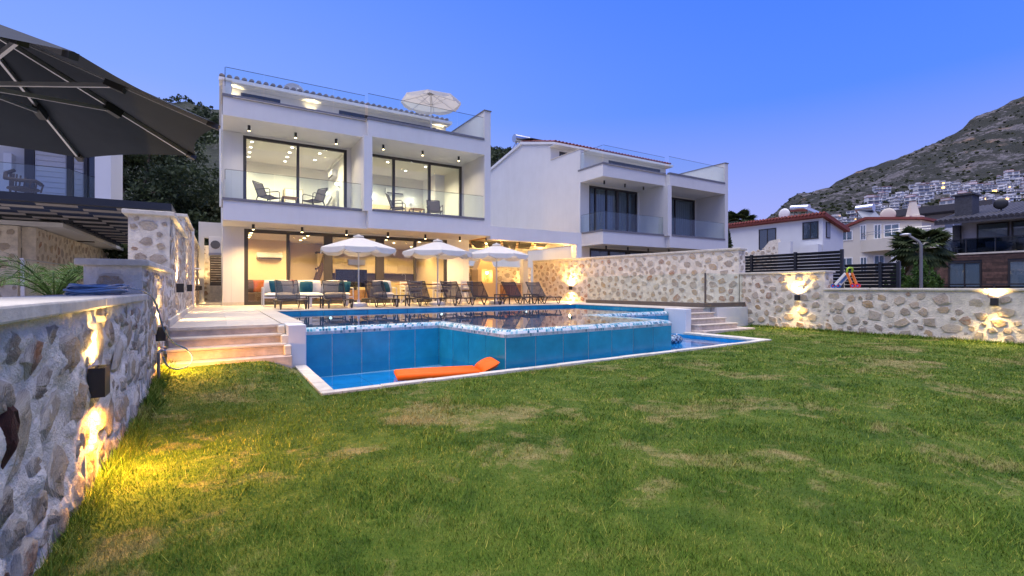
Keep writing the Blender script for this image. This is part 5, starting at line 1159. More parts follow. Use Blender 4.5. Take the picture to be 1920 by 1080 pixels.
MB().tube([(CX, CY, AZ_+.1), (CX-.6, CY-.05, AZ_+.42), (CX-1.6, CY-.12, AZ_+.2), (CX-2.3, CY-.15, 2.2)], .05, 8).build('arm', 'frame', cu_, smooth=True); B(CX-2.4, CX-2.2, CY-.25, CY-.05, -.02, 3.4).build('mast', 'frame', cu_, bevel=.01); B(CX-2.9, CX-1.7, CY-.75, CY+.45, -.02, .08).build('foot', 'fence_metal', cu_)
# ---- date palm fronds behind the left wall
def frond(parent, pts, nl, L, seed, m='leaf_palm', w=.022):
    rnd = random.Random(seed); pts = [Vector(p) for p in pts]; mb = MB(); mb.tube(pts, [.014-.01*i/(len(pts)-1) for i in range(len(pts))], 5); o = mb.build('rachis', m, parent, smooth=True)
    vs = []; fs = []; tn = []; n = len(pts)-1
    for i in range(nl):
        t = .12+.88*i/nl; k = min(n-1, int(t*n)); p = pts[k].lerp(pts[k+1], t*n-k); d = (pts[k+1]-pts[k]).normalized(); sd_ = d.cross(Vector((0, 0, 1))).normalized()
        for s in (-1, 1):
            l = L*(.35+.65*math.sin(math.pi*min(1, t*.9+.08)))*rnd.uniform(.85, 1.1); q = (sd_*s*.8+d*(.55+.4*t)+Vector((0, 0, rnd.uniform(.15, .5)))).normalized(); e = p+q*l+Vector((0, 0, -.2*l)); m_ = p+q*l*.5; wv = d*w*.5
            b = len(vs); vs += [p, m_+wv, e, m_-wv]; fs.append((b, b+1, b+2, b+3)); tn += [rnd.random()]*4
    bs = wloc(parent); me = bpy.data.meshes.new('leaflets'); me.from_pydata([tuple(v-bs) for v in vs], [], fs); me.materials.append(M[m]); at = me.attributes.new('tint', 'FLOAT', 'POINT'); at.data.foreach_set('value', tn)
    q = bpy.data.objects.new('frond', me); COL.objects.link(q); q.parent = parent; q['kind'] = 'stuff'; return q
pm = thing('date_palm', 'young date palm with feathery green fronds behind the low wall', 'palm', (-2.25, 10.4, 0))
MB().lathe([(.16, -.02), (.20, .3), (.17, .8), (.1, 1.1)], -2.25, 10.4, 12).build('trunk', 'bark', pm, smooth=True)
for i in range(15):
    a = 2*math.pi*i/15+.3; rc = random.Random(i); l = rc.uniform(.75, 1.15); hh = rc.uniform(.25, .70); b0 = Vector((-2.25, 10.4, 1.0)); dr_ = Vector((math.cos(a), math.sin(a), 0))
    frond(pm, [b0+dr_*l*t+Vector((0, 0, hh*math.sin(min(1, t*1.15)*2.1)-.15*t*t)) for t in [k/8 for k in range(9)]], 26, .34, i)
# ---- trees and slope behind the left side
def clump(rnd, n, R_, H, z0, r0, r1): return [(rnd.uniform(-R_, R_), rnd.uniform(-R_, R_), z0+rnd.uniform(0, H), *(rnd.uniform(r0, r1),)*2, rnd.uniform(r0, r1)*.75) for _ in range(n)]
TL = [('tall dark tree rising above the grey parasol and slope', (-3.9, 37, -.5), 8.0, 13.5, 2.4, 1.2, 2.0, 13000, 'leaf_dark'), ('broad dark evergreen between the left house and the lit villa', (-1.9, 34, -.5), 4.5, 6.5, 2.3, 1.3, 2.0, 12000, 'leaf_olive'),
      ('dense evergreen tree behind the left house roof', (-7.5, 36, -.5), 5.5, 8.2, 2.6, 1.4, 2.1, 12000, 'leaf_dark'), ('olive green tree hugging the side wall of the lit villa', (-.9, 39, -.5), 6.0, 9.0, 1.7, 1.2, 1.7, 9000, 'leaf_olive'), ('low bushy tree behind the side yard', (-3.2, 31, -.5), 2.6, 3.6, 1.9, 1.0, 1.5, 9000, 'leaf_dark'), ('spreading evergreen far behind the left house', (-12, 38, -.5), 6, 8.5, 3, 1.5, 2.3, 9000, 'leaf_olive')]
TL += [('high dark pine directly left of the lit villa roof', (-2.6, 44, -.5), 9.0, 15.0, 2.4, 1.6, 2.4, 12000, 'leaf_dark'), ('wide dark tree filling the gap behind the left house', (-5.5, 33, -.5), 5.0, 8.0, 2.6, 1.5, 2.2, 12000, 'leaf_dark'),
       ('dark bushy tree just behind the side yard annex', (-1.1, 35.5, -.5), 5.0, 7.6, 1.2, 1.1, 1.6, 9000, 'leaf_dark')]
for i, (lb, b, th, top, R_, r0, r1, n, m_) in enumerate(TL):
    rnd = random.Random(40+i); bl = clump(rnd, 13, R_, top-th*.55-r1, th*.55, r0, r1); tree('evergreen_tree', lb, b, th, bl, n, .16, m_, 60+i, 'dark trees on the slope behind the left house', .22)
def px_dir(px): r = (px-960)/900; return math.sin(YAW)+r*math.cos(YAW), math.cos(YAW)-r*math.sin(YAW)
def ridge(stops, x):
    for (a, ya), (b, yb) in zip(stops, stops[1:]):
        if a <= x <= b: t = (x-a)/(b-a); return ya+(yb-ya)*t
    return stops[0][1] if x < stops[0][0] else stops[-1][1]
def terrain(name, bear, stops, D0, D1, prof, nb_, nd, amp, freq, matname, cpx=9999):
    vs = []; nd2 = nd+5
    for i in range(nb_+1):
        px = bear[0]+(bear[1]-bear[0])*i/nb_; dx, dy = px_dir(px); hr = ridge(stops, px)/900*D1; hc = min(hr, cpx/900*D1)
        for j in range(nd2+1):
            t = j/nd; D = D0+(D1-D0)*t; h = (hc*t**.75+(hr-hc)*t**2.1) if t <= 1 else hr*(1-(t-1)*1.6); x, y = dx*D, dy*D
            h += amp*mnoise.fractal(Vector((x*freq, y*freq, 1.7)), .85, 2.1, 6)*min(1, .15+t*1.2); vs.append((x, y, 1.2+h-3))
    m_ = MB().add(vs, [(i*(nd2+1)+j, (i+1)*(nd2+1)+j, (i+1)*(nd2+1)+j+1, i*(nd2+1)+j+1) for i in range(nb_) for j in range(nd2)])
    o = m_.build(name, matname, smooth='all'); tag(o, kind='structure'); return o
HILL = [(-1500, 300), (-300, 330), (200, 345), (420, 330), (700, 300), (930, 262), (1100, 215), (1250, 165), (1345, 133), (1400, 118), (1500, 60), (1600, 30)]
terrain('hill', (-900, 1600), HILL, 60, 330, None, 120, 40, 7, .03, 'hill')
MTN = [(1300, 40), (1400, 90), (1470, 148), (1500, 165), (1560, 192), (1640, 222), (1720, 262), (1800, 300), (1860, 328), (1920, 356), (2100, 430), (2500, 520), (3200, 560)]
terrain('mountain', (1330, 3000), MTN, 420, 1500, None, 260, 130, 26, .006, 'mountain', 150)
def mtn_z(px, D): t = (D-420)/1080; dx, dy = px_dir(px); x, y = dx*D, dy*D; return x, y, 1.2-3+(min(ridge(MTN, px), 150)*t**.75+max(0, ridge(MTN, px)-150)*t**2.1)/900*1500+26*mnoise.fractal(Vector((x*.006, y*.006, 1.7)), .85, 2.1, 6)*min(1, .15+t*1.2)
# ------------------------------------------------------------------ hillside town
def far_house_mesh(seed):
    rnd = random.Random(seed); m = MB(); w, d, h = rnd.uniform(9, 16), rnd.uniform(8, 12), rnd.uniform(5.5, 8.5); st = rnd.choice((2, 2, 3))
    m.m = 0; m.box(-w/2, w/2, -d/2, d/2, -8, h)
    m.m = 1
    m.box(-w/2-.4, w/2+.4, -d/2-.8, d/2+.4, h, h+.35)
    m.top = rnd.random() < .55
    if m.top: m.m = 0; ww = w*rnd.uniform(.4, .65); x0 = rnd.choice((-w/2, w/2-ww)); m.box(x0, x0+ww, -d/2+2.5, d/2, h+.36, h+3); m.m = 1; m.box(x0-.3, x0+ww+.3, -d/2+2.2, d/2+.3, h+3.01, h+3.3)
    m.m = 0; m.box(-w/2, w/2, -d/2-2.0, -d/2-.01, h/2-.3, h/2)
    for f in range(2):
        z0 = .7+f*h/2; n = rnd.randint(2, 3)
        for k in range(n):
            x0 = -w/2+w*(k+.15)/n; lit = rnd.random() < .035; m.m = 3 if lit else 2; m.box(x0, x0+w/n*.68, -d/2-.09, -d/2-.005, z0, z0+h/2-1.4)
    for k in range(2): m.m = 2; m.box(w/2+.005, w/2+.09, -d/2+1.5+k*3.5, -d/2+3.5+k*3.5, 1, h/2-.6); m.box(-w/2-.09, -w/2-.005, -d/2+1.5+k*3.5, -d/2+3.5+k*3.5, 1, h/2-.6)
    m.lit = any(k == 3 for k in m.mi); return m
FAR = []; TRAIT = {}
for s in range(14):
    h_ = far_house_mesh(s); me = h_.mesh('hillside_house', ['far_wall', 'far_red' if s % 4 == 3 else 'far_roof', 'far_glass', 'far_glow'], Vector((0, 0, 0))); FAR.append(me)
    TRAIT[me.name] = 'small pale hillside house with '+('terracotta' if s % 4 == 3 else 'grey')+' flat roof'+(', rooftop room' if h_.top else '')+(' and lit orange window' if h_.lit else '')
rnd = random.Random(77); placed = []
def far_house(px, D, sc_):
    x, y, z = mtn_z(px, D); o = bpy.data.objects.new('hillside_house', rnd.choice(FAR)); COL.objects.link(o); o.location = (x, y, z-.5); o.scale = (sc_, sc_, sc_)
    dx, dy = px_dir(px); o.rotation_euler = (0, 0, math.atan2(-dx, dy)*-1*-1+rnd.uniform(-.5, .5)); tag(o, TRAIT[o.data.name], 'house', TRAIT[o.data.name].replace('small pale hillside house', 'hillside houses'))
n = 0; tries = 0
while n < 210 and tries < 6000:
    tries += 1
    if rnd.random() < .66: px = rnd.uniform(1630, 1960); D = 650+(380-(px-1630)*.3)*rnd.random()**1.15
    else: px = rnd.uniform(1460, 1700); D = rnd.uniform(670, 840)
    if px < 1600 and D > 780: continue
    if mnoise.noise(Vector((px/45, D/40, .3))) < -.12: continue
    if any(abs(px-a)*D/900 < 15 and abs(D-b) < 18 for a, b in placed): continue
    placed.append((px, D)); far_house(px, D, rnd.uniform(.7, 1.6)); n += 1
# dark scrub and trees scattered over the town and the slope
def scrub():
    rng = np.random.default_rng(4); pts = []; tn = []
    for k in range(1500):
        u = rng.random(); px = rng.uniform(1440, 2050); D = rng.uniform(560, 1480) if u < .6 else rng.uniform(600, 1000); x, y, z = mtn_z(px, D); R_ = rng.uniform(1.2, 3.2)
        m = 24; d = rng.normal(size=(m, 3)); d /= np.linalg.norm(d, axis=1)[:, None]; d[:, 2] = abs(d[:, 2]); pts.append(np.array((x, y, z))+d*R_*np.array((1.1, 1.1, 1.0))); tn.append(rng.uniform(0, .6)*np.ones(m))
    o = leaves('scrub', 'leaf_olive', None, np.concatenate(pts), 2.6, 9, tints=np.concatenate(tn)); tag(o, 'dark scrub and trees scattered over the mountain and its town', 'scrub', kind='stuff')
scrub()
def hillwood():
    rng = np.random.default_rng(8); pts = []; tn = []
    for k in range(2600):
        px = rng.uniform(-300, 1480); t = rng.uniform(.18, 1.02); D = 60+270*t; dx, dy = px_dir(px); x, y = dx*D, dy*D
        z = 1.2-3+ridge(HILL, px)/900*330*t**.75+7*mnoise.fractal(Vector((x*.03, y*.03, 1.7)), .85, 2.1, 6)*min(1, .15+t*1.2); R_ = rng.uniform(1.0, 2.8); m = 40
        d = rng.normal(size=(m, 3)); d /= np.linalg.norm(d, axis=1)[:, None]; d[:, 2] = abs(d[:, 2])*1.2; pts.append(np.array((x, y, z))+d*R_*rng.uniform(.6, 1, (m, 1))); tn.append(np.clip(rng.uniform(0, .6)+rng.uniform(-.1, .2, m), 0, 1))
    o = leaves('hillside_wood', 'leaf_dark', None, np.concatenate(pts), .8, 19, tints=np.concatenate(tn)); tag(o, 'dark green wood covering the hill behind the villas', 'wood', kind='stuff')
hillwood()
for px, D in ((1522, 700), (1604, 690), (1575, 760), (1850, 700), (1893, 820), (1868, 720)):
    x, y, z = mtn_z(px, D); t = thing('street_light', 'orange street light glowing in the hillside town', 'lamp', (x, y, z), 'orange lights in the hillside town'); MB().cyl((x, y, z), (x, y, z+12), .12, n=6).build('pole', 'far_roof', t); MB().blob((x, y, z+12.4), (1.0, 1.0, .8), nu=8, nv=5).build('lantern', 'far_glow', t)
# ------------------------------------------------------------------ right hand neighbours
sfn = thing('slat_fence', 'dark blue-grey horizontal slat fence behind the mid-height wall', 'fence', (17, 8.5, -1))
def slats(t, x, y0, y1, z0, z1, posts):
    n = int((z1-z0)/.105)
    for i in range(n): z = z0+i*(z1-z0)/n; MB().add([(x+.03, y0, z), (x-.01, y0, z+.088), (x+.0, y0, z+.092), (x+.042, y0, z+.004), (x+.03, y1, z), (x-.01, y1, z+.088), (x+.0, y1, z+.092), (x+.042, y1, z+.004)], [(0, 1, 2, 3), (7, 6, 5, 4), (0, 4, 5, 1), (1, 5, 6, 2), (2, 6, 7, 3), (3, 7, 4, 0)]).build('slat', 'fence_metal', t)
    for y in posts: B(x-.03, x+.06, y-.04, y+.04, -1, z1+.02).build('post', 'fence_metal', t)
slats(sfn, 17, 7.58, 11.2, .35, 2.42, (7.6, 9.05, 10.65, 11.2))
sf2 = thing('slat_fence', 'lower dark slat fence section behind the toy walker', 'fence', (17, 6.8, -1)); slats(sf2, 17, 6.1, 7.52, .35, 1.96, (6.1, 6.55))
# toy walker standing on the low wall
tw = thing('toy_walker', 'colourful plastic baby walker standing on the low wall cap', 'toy', (14.62, 6.4, 1.2)); zt = 1.197
for s in (-.14, .14):
    x = 14.62+s
    MB().bar((x, 6.66, zt+.07), (x, 6.38, zt+.40), .05, .06).build('side_arm', 'white_plastic', tw); MB().bar((x, 6.22, zt+.07), (x, 6.35, zt+.42), .045, .05).build('leg', 'toy_orange', tw)
    for y, m_ in ((6.68, 'toy_blue'), (6.20, 'toy_red')): MB().cyl((x-.025, y, zt+.062), (x+.025, y, zt+.062), .06, n=16).build('wheel', m_, tw); MB().cyl((x-.03, y, zt+.062), (x+.03, y, zt+.062), .025, n=10).build('hub', 'toy_red' if m_ == 'toy_blue' else 'toy_blue', tw)
MB().bar((14.62, 6.60, zt+.14), (14.62, 6.40, zt+.37), .20, .03).build('play_panel', 'toy_blue', tw); MB().bar((14.62, 6.53, zt+.25), (14.62, 6.46, zt+.33), .12, .05).build('play_button', 'toy_red', tw)
MB().tube([(14.48, 6.35, zt+.40), (14.48, 6.33, zt+.52), (14.54, 6.32, zt+.55), (14.70, 6.32, zt+.55), (14.76, 6.33, zt+.52), (14.76, 6.35, zt+.40)], .024, 8).build('handle', 'toy_green', tw, smooth='all')
# red roofed white house
rh = thing('red_roof_house', 'white house with red tiled roof beyond the slat fence', 'house', (47, 26, -1))
MB().prism([(45, -1), (48.6, -1), (48.6, 6.55), (45, 7.45)], 'y', 21.6, 31.5).build('wall', 'white_wall', rh)
MB().add([(44.6, 21.2, 7.42), (48.95, 21.2, 6.30), (48.95, 32, 6.30), (44.6, 32, 7.42), (44.6, 21.2, 7.70), (48.95, 21.2, 6.58), (48.95, 32, 6.58), (44.6, 32, 7.70)], [(0, 3, 2, 1), (4, 5, 6, 7), (0, 1, 5, 4), (1, 2, 6, 5), (2, 3, 7, 6), (3, 0, 4, 7)]).build('roof', 'roof_red', rh)
rfo = [o for o in rh.children if o.name.startswith('roof')][0]
me_ = MB().tube([(0, 0, 0), (4.4, 0, -1.13)], .11, 8).mesh('roof_tile', 'roof_red', Vector((0, 0, 0)))
for i in range(36): mesh_obj('roof_tile', me_, rfo, (44.5, 21.3+i*.3, 7.73))
def win_x(t, x, y0, y1, z0, z1, pane='dark_glass', mull=1, frame='frame', fw=.09, blind='curtain'):
    """window in a wall facing -x"""
    b = MB(); b.box(x-.06, x+.03, y0, y1, z1-fw, z1).box(x-.06, x+.03, y0, y1, z0, z0+fw).box(x-.058, x+.03, y0, y0+fw, z0+fw, z1-fw).box(x-.058, x+.03, y1-fw, y1, z0+fw, z1-fw)
    for k in range(mull): ym = y0+(y1-y0)*(k+1)/(mull+1); b.box(x-.055, x+.03, ym-fw*.4, ym+fw*.4, z0+fw, z1-fw)
    w = b.build('window', frame, t); B(x-.03, x-.02, y0+fw, y1-fw, z0+fw, z1-fw).build('pane', pane, w)
    
    nn = max(8, int((y1-y0)/.05)); vs = []
    for z in (z0+fw, z1-fw):
        for i in range(nn+1): y = y0+fw+(y1-y0-2*fw)*i/nn; vs.append((x-.011+.006*math.sin(2*math.pi*y/.19), y, z))
    MB().add(vs, [(i, i+1, nn+2+i, nn+1+i) for i in range(nn)]).build('curtain', blind, w, smooth='all'); return w
win_x(rh, 45, 21.95, 23.3, 5.55, 7.1, blind='far_glass'); win_x(rh, 45, 25.7, 27.4, 4.6, 6.9, blind='far_glass')
w = B(45.5, 46.2, 21.55, 21.599, 5.6, 7.0).build('window', 'frame', rh); B(45.57, 46.13, 21.53, 21.548, 5.67, 6.93).build('pane', 'far_glass', w)
B(44.3, 44.98, 21.65, 23.2, -1, 5.0).build('porch_wall', 'white_wall', rh)
trc = thing('stone_terrace', 'pale stone terrace wall in front of the red roofed house', 'wall', (43, 27, -1)); MB().prism([(24.4, -1), (31.8, -1), (31.8, 4.2), (28, 4.5), (25.9, 4.7), (25.2, 5.5), (24.4, 5.6)], 'x', 43.0, 43.4).build('core', 'mortar', trc); stones_on(trc, (43, 31.8, 0), (0, -1, 0), (-1, 0, 0), 7.4, lambda u: 4.2+u*.12, 97, .42, .08, False, .03, 1.5, 150); B(42.99, 43.41, 23.3, 24.38, -1, 5.3).build('white_pier', 'white_wall', trc)
sht = thing('solar_heater', 'solar water tank with dish on the red roofed house', 'water heater', (46.5, 24.5, 7.2)); MB().cyl((46.5, 23.5, 8.6), (46.5, 25.1, 8.75), .32, n=14).build('tank', 'steel', sht, smooth=True); MB().bar((46.0, 23.4, 8.5), (45.5, 21.4, 7.4), .9, .06).build('collector', 'alu', sht)
for y in (23.7, 24.8): MB().bar((46.5, y, 7.2), (46.5, y, 8.5), .06).build('stand', 'bronze', sht)
ds = MB(); ds.blob((45.8, 25.4, 8.2), (.12, .55, .55), nu=16, nv=8); ds.build('dish', 'white_plastic', sht, smooth='all')
chm = thing('chimney', 'red brick chimney beside the palm crown', 'chimney', (45, 33, 6)); B(44.7, 45.3, 32.4, 33.2, -1, 8.0).build('stack', 'roof_red', chm); B(44.62, 45.38, 32.3, 33.3, 8.001, 8.2).build('crown', 'roof_red', chm)
# cream house
ch = thing('cream_house', 'cream house with curved balcony and white columns', 'house', (62, 23.5, -1))
MB().prism([(19.6, -1), (27.3, -1), (27.3, 7.6), (24.4, 8.6), (19.6, 8.0)], 'x', 60, 66).build('wall', 'cream_wall', ch)
MB().prism([(19.3, 8.02), (24.4, 8.62), (27.6, 7.55), (27.6, 7.8), (24.4, 8.9), (19.3, 8.25)], 'x', 59.7, 66).build('roof', 'roof_red', ch)
cb = []
for i in range(13): a = i/12; cb.append((24.9-6.6*a, 59.99-1.9*math.sin(math.pi*min(1, a*1.1)*.62)))
MB().prism([(x, y) for y, x in cb]+[(60.0, 18.3), (60.0, 24.9)], 'z', 5.1, 6.35).build('curved_balcony', 'cream_wall', ch)
for (x, y) in ((58.6, 21.2), (58.8, 19.1)): MB().cyl((x, y, -1), (x, y, 5.09), .42, n=16).build('column', 'white_wall', ch, smooth=True)
for (y0, y1, z0, z1) in ((25.7, 26.9, 6.5, 7.6), (24.4, 25.0, 6.4, 8.1), (23.0, 23.7, 6.4, 8.0), (21.4, 22.8, 6.5, 7.9), (25.7, 27.0, 2.6, 4.6), (24.3, 25.0, 2.6, 4.6), (22.7, 23.7, 2.6, 4.7), (20.9, 22.0, 2.6, 4.8), (19.7, 20.6, 2.6, 4.8)): win_x(ch, 60, y0, y1, z0, z1, 'dark_glass', 1, 'white_plastic', .10)
for z in (6.9, 7.15): MB().tube([(x, y, z) for y, x in cb], .03, 5).build('railing', 'steel', ch)
for z in (2.7, 3.1): MB().tube([(58.2, 27, z), (58.2, 18.5, z)], .035, 5).build('railing', 'steel', ch)
for y in [18.6+i*.85 for i in range(10)]: MB().cyl((58.2, y, -1), (58.2, y, 3.1), .03, n=5).build('railing_post', 'steel', ch)
B(61.5, 62.6, 20.2, 21.8, 8.2, 8.7).build('chimney_base', 'cream_wall', ch); MB().lathe([(.62, 8.701), (.30, 10.2), (.36, 10.25)], 62, 21.0, 4).build('chimney', 'cream_wall', ch)
sh2 = thing('solar_heater', 'silver solar tank standing behind the cream house roof', 'water heater', (63, 25.6, 7)); MB().cyl((63, 24.9, 10.3), (63, 26.6, 10.3), .42, n=14).build('tank', 'steel', sh2, smooth=True); MB().bar((63, 25.7, 10), (61.7, 24.6, 8.9), 1.7, .08).build('collector', 'far_glass', sh2)
for y in (25, 26.5): MB().bar((63, y, 7), (63, y, 10), .08).build('stand', 'bronze', sh2)
dh = thing('satellite_dish', 'pale satellite dish on the cream house roof', 'satellite dish', (61.5, 23, 8)); MB().blob((61.5, 23.0, 9.1), (.15, .75, .7), nu=16, nv=8).build('dish', 'cream_wall', dh, smooth='all'); MB().cyl((61.6, 23, 8), (61.6, 23, 9), .05).build('mast', 'steel', dh)
# white balcony block further behind
wb = thing('balcony_block', 'white terrace block with dark roof behind the cream house', 'house', (90, 30, -1)); B(84, 96, 21, 31.5, -1, 9.0).build('wall', 'white_wall', wb); B(83.99, 84.2, 20, 32, 8.1, 9.3).build('parapet', 'white_wall', wb); B(83, 97, 20.0, 31, 11.5, 12.4).build('roof', 'roof_dark', wb); B(84, 85, 20.2, 21.2, 9.3, 11.49).build('pier', 'white_wall', wb)
for z in (9.8, 10.3): MB().bar((83.9, 20, z), (83.9, 31.8, z), .06).build('rail', 'steel', wb)
for i in range(7): MB().bar((83.9, 20.2+i*1.9, 9.3), (83.9, 20.2+i*1.9, 10.3), .08).build('rail_post', 'steel', wb)
B(86, 96, 21, 31, 9.01, 11.49).build('upper_wall', 'lilac_wall', wb)
# dark modern house
dhs = thing('modern_house', 'dark roofed modern house with wood plank facade and glass balcony', 'house', (45, 9, -1))
B(42.02, 50, 2, 12.9, -1, 3.38).build('lower_wall', 'dark_brick', dhs); B(42.6, 50, 12.91, 14.2, -1, 2.95).build('wing', 'dark_brick', dhs)
rnd = random.Random(9)
WINS = ((10.60, 12.30, .28, 2.94), (7.38, 9.42, .28, 2.94))
for r_ in range(19):
    z = -.3+r_*.195; zt_ = min(z+.19, 3.39); y = 12.89+rnd.uniform(0, .6)
    while y > 4.4:
        y2 = max(4.4, y-rnd.uniform(.7, 1.6)); segs = [(y2+.004, min(y, 12.89)-.004)]
        for (wa, wb_, za, zb) in WINS:
            if z < zb and zt_ > za: segs = [q for (a, b) in segs for q in ((a, min(b, wa)), (max(a, wb_), b)) if q[1]-q[0] > .03]
        for (a, b) in segs:
            if b-a > .03: B(41.985-rnd.uniform(0, .015), 42.018, a, b, z+.003, zt_).build('wood_plank', 'wood_tile', dhs)
        y = y2
    if z < 2.75:
        for k in range(2): B(42.56, 42.598, 12.92+k*.64, 13.54+k*.64, z+.003, z+.19).build('wood_plank', 'wood_tile', dhs)
B(41.9, 42.5, 4.4, 12.95, 3.40, 3.50).build('balcony_edge', 'cap', dhs); B(42.5, 50, 2, 13.0, 3.39, 3.48).build('balcony_floor', 'cap', dhs); B(42.5, 50, 12.6, 14.3, 2.96, 3.06).build('wing_roof', 'roof_dark', dhs)
for i in range(6): y1 = 12.8-i*1.4; B(42.1, 42.13, y1-1.36, y1-.02, 3.52, 4.42).build('rail_pane', 'smoke_glass', dhs); B(42.08, 42.15, y1-.02, y1+.02, 3.51, 4.44).build('rail_post', 'frame', dhs)
MB().bar((42.11, 4.4, 4.45), (42.11, 12.82, 4.45), .07, .04).build('top_rail', 'frame', dhs)
B(44.5, 50, 2, 12.3, 3.49, 5.75).build('upper_wall', 'lilac_wall', dhs); B(44.2, 44.6, 12.31, 12.7, 3.49, 5.6).build('pier', 'dark_brick', dhs)
for (a, b) in ((11.5, 9.9), (9.8, 8.2), (7.9, 5.5)): win_x(dhs, 44.5, b, a, 3.6, 5.6, 'dark_glass', 0)
win_x(dhs, 42.0, 10.62, 12.28, .3, 2.92, 'dark_glass', 1); win_x(dhs, 42.0, 7.4, 9.4, .3, 2.92, 'dark_glass', 1)
def curtain_y(parent, y0, y1, x, z0, z1):
    n = int((y1-y0)/.05); vs = []
    for z in (z0, z1):
        for i in range(n+1): y = y0+(y1-y0)*i/n; vs.append((x+.05*math.sin(2*math.pi*y/.22), y, z))
    MB().add(vs, [(i, i+1, n+2+i, n+1+i) for i in range(n)]).build('curtain', 'curtain', parent, smooth='all')
MB().prism([(41.6, 5.45), (50, 7.2), (50, 7.45), (41.6, 5.7)], 'y', 2, 12.9).build('roof', 'roof_dark', dhs)
rfd = [o for o in dhs.children if o.name.startswith('roof')][0]; me2 = MB().tube([(0, 0, 0), (8.4, 0, 1.75)], .10, 8).mesh('roof_tile', 'roof_dark', Vector((0, 0, 0)))
for i in range(34): mesh_obj('roof_tile', me2, rfd, (41.55, 12.8-i*.26, 5.70))
B(43.2, 44.6, 11.4, 12.3, 5.9, 7.5).build('chimney', 'dark_brick', dhs); B(43.1, 44.7, 11.3, 12.4, 7.501, 7.62).build('chimney_cap', 'dark_brick', dhs)
bds = thing('satellite_dish', 'black satellite dish on the dark modern house roof', 'satellite dish', (44, 10, 6)); MB().blob((44, 10.2, 6.75), (.12, .38, .36), nu=16, nv=8).build('dish', 'black', bds, smooth='all'); MB().cyl((44.1, 10.2, 6.0), (44.1, 10.2, 7), .05).build('mast', 'black', bds)
for y, nm in ((11.9, 'pale garden chair at the chimney end of the modern balcony'), (8.6, 'pale garden chair near the lit end of the modern balcony')):
    t = thing('garden_chair', nm, 'chair', (43, y, 3.49), 'chairs on the modern house balcony')
    for a in (-.25, .25): MB().bar((43+a, y-.25, 3.49), (43+a, y-.25, 4.0), .06).build('leg', 'lilac_wall', t); MB().bar((43+a, y+.25, 3.49), (43+a, y+.32, 4.3), .06).build('leg', 'lilac_wall', t)
    B(42.75, 43.25, y-.27, y+.27, 3.85, 3.92).build('seat', 'lilac_wall', t); MB().bar((43, y+.28, 4.0), (43, y+.33, 4.35), .5, .05, up=(1, 0, 0)).build('backrest', 'lilac_wall', t)
sfm = thing('balcony_sofa', 'grey sofa on the modern house balcony', 'sofa', (43.4, 10.2, 3.49)); B(43.1, 43.8, 9.5, 10.9, 3.49, 3.9).build('seat', 'lilac_wall', sfm); B(43.8, 44.0, 9.5, 10.9, 3.49, 4.3).build('backrest', 'lilac_wall', sfm); B(42.7, 43.09, 10.0, 11.0, 3.49, 3.85).build('footstool', 'lilac_wall', sfm)
gfn = thing('yard_fence', 'dark low fence at the foot of the modern house', 'fence', (38, 10, -1)); MB().bar((38, 4, 1.42), (38, 13, 1.42), .08, .07).build('top_rail', 'frame', gfn)
for i in range(8): B(37.97, 38.03, 4.05+i*1.25, 4.12+i*1.25, -1, 1.40).build('post', 'frame', gfn)
for i in range(7): B(37.99, 38.01, 4.13+i*1.25, 5.29+i*1.25, .0, 1.30).build('panel', 'smoke_glass', gfn)
# street lamp, shrub, palms, cypress
sl = thing('street_lamp', 'grey street lamp with curved neck in front of the palm', 'lamp post', (20.0, 6.55, -1)); MB().tube([(20, 6.55, -1), (20, 6.55, 2.62), (20, 6.60, 2.75), (20, 6.88, 2.98)], [.06, .045, .04, .035], 8).build('pole', 'pipe', sl, smooth=True); MB().blob((20, 6.98, 3.02), (.09, .17, .05)).build('head', 'alu', sl, smooth='all')
shb = thing('conifer_shrub', 'bright green bushy conifer beside the street lamp', 'shrub', (30, 10.2, -1)); MB().cyl((30, 10.2, -1), (30, 10.2, 1.4), .12, .05).build('stem', 'bark', shb)
rng = np.random.default_rng(2); pts = []; tn = []
for k in range(120):
    c_ = np.array((30+rng.uniform(-1.1, 1.1), 10.2+rng.uniform(-1.2, 1.2), rng.uniform(-.5, 1.9))); c_[2] -= .5*abs(c_[1]-10.2); m = 90; u = rng.random(m)[:, None]; dr = np.array((rng.normal(0, .25), rng.normal(0, .25), 1.0)); pts.append(c_+dr*u*.85+rng.normal(size=(m, 3))*.09*(1.15-u)); tn.append(np.clip(u[:, 0]*.8+rng.uniform(-.2, .2), 0, 1))
leaves('crown', 'leaf_shrub', shb, np.concatenate(pts), .075, 5, elong=2.4, tints=np.concatenate(tn))
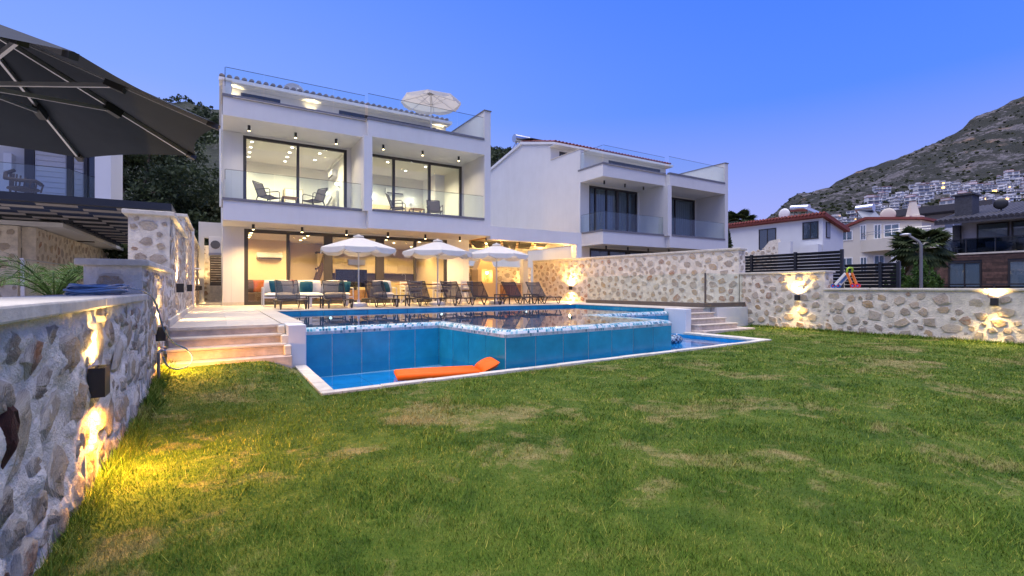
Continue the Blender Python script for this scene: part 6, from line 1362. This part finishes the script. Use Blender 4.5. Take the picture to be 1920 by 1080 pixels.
def fan_palm(label, base, h, R_, n, dead, seed, tr=.22):
    t = thing('fan_palm', label, 'palm', base, 'fan palms beyond the fence'); rnd = random.Random(seed); b = Vector(base); top = b+Vector((0, 0, h)); MB().tube([b, b.lerp(top, .5), top], [tr*1.2, tr, tr*.9], 10).build('trunk', 'bark', t, smooth=True)
    for i in range(n+dead):
        dd = i >= n; a = rnd.uniform(0, 6.283); el = rnd.uniform(-.95, -1.5) if dd else rnd.uniform(-.8, 1.0); d = Vector((math.cos(a)*math.cos(el), math.sin(a)*math.cos(el), math.sin(el))); s0 = top+Vector((0, 0, -rnd.uniform(0, 1.5) if dd else 0)); c_ = s0+d*R_*.5; sd_ = d.cross(Vector((0, 0, 1))).normalized() if abs(d.z) < .98 else Vector((1, 0, 0)); up = sd_.cross(d)
        vs = []; fs = []; tn = []
        for k in range(17):
            th = (k-8)/8*(.7 if dd else 1.5); q = (d*math.cos(th)+sd_*math.sin(th)); l = R_*.55*(1-.25*abs(k-8)/8); e = c_+q*l+Vector((0, 0, -.18*l*(1+abs(th)))); m_ = c_+q*l*.55; wv = (sd_*math.cos(th)-d*math.sin(th))*.06*R_; z = len(vs); vs += [c_, m_+wv, e, m_-wv]; fs.append((z, z+1, z+2, z+3)); tn += [rnd.random()]*4
        vs += [s0-sd_*.012, s0+sd_*.012, c_+sd_*.012, c_-sd_*.012]; z = len(vs)-4; fs.append((z, z+1, z+2, z+3)); tn += [.5]*4
        me = bpy.data.meshes.new('frond'); me.from_pydata([tuple(v-b) for v in vs], [], fs); me.materials.append(M['leaf_dead' if dd else 'leaf_fan']); at = me.attributes.new('tint', 'FLOAT', 'POINT'); at.data.foreach_set('value', tn); o = bpy.data.objects.new('frond', me); COL.objects.link(o); o.parent = t
fan_palm('fan palm with brown skirt of dead leaves beside the modern house', (36.5, 12.0, -1), 4.7, 1.75, 75, 90, 3)
fan_palm('fan palm crown rising behind the red roof', (50, 33.0, -1), 9.3, 2.3, 46, 4, 5)
cy = thing('cypress', 'thin dark cypress beside the curtained villa', 'tree', (30.5, 21.0, -1)); MB().cyl((30.5, 21, -1), (30.5, 21, 2), .12).build('trunk', 'bark', cy)
rng = np.random.default_rng(12); u = rng.random(5000); th = rng.uniform(0, 6.283, 5000); rr = .55*np.sin(np.pi*np.clip(u*.9+.1, 0, 1))**.7*rng.uniform(.6, 1, 5000); leaves('crown', 'leaf_dark', cy, np.stack([30.5+rr*np.cos(th), 21+rr*np.sin(th), -.5+u*6.2], 1), .11, 3)
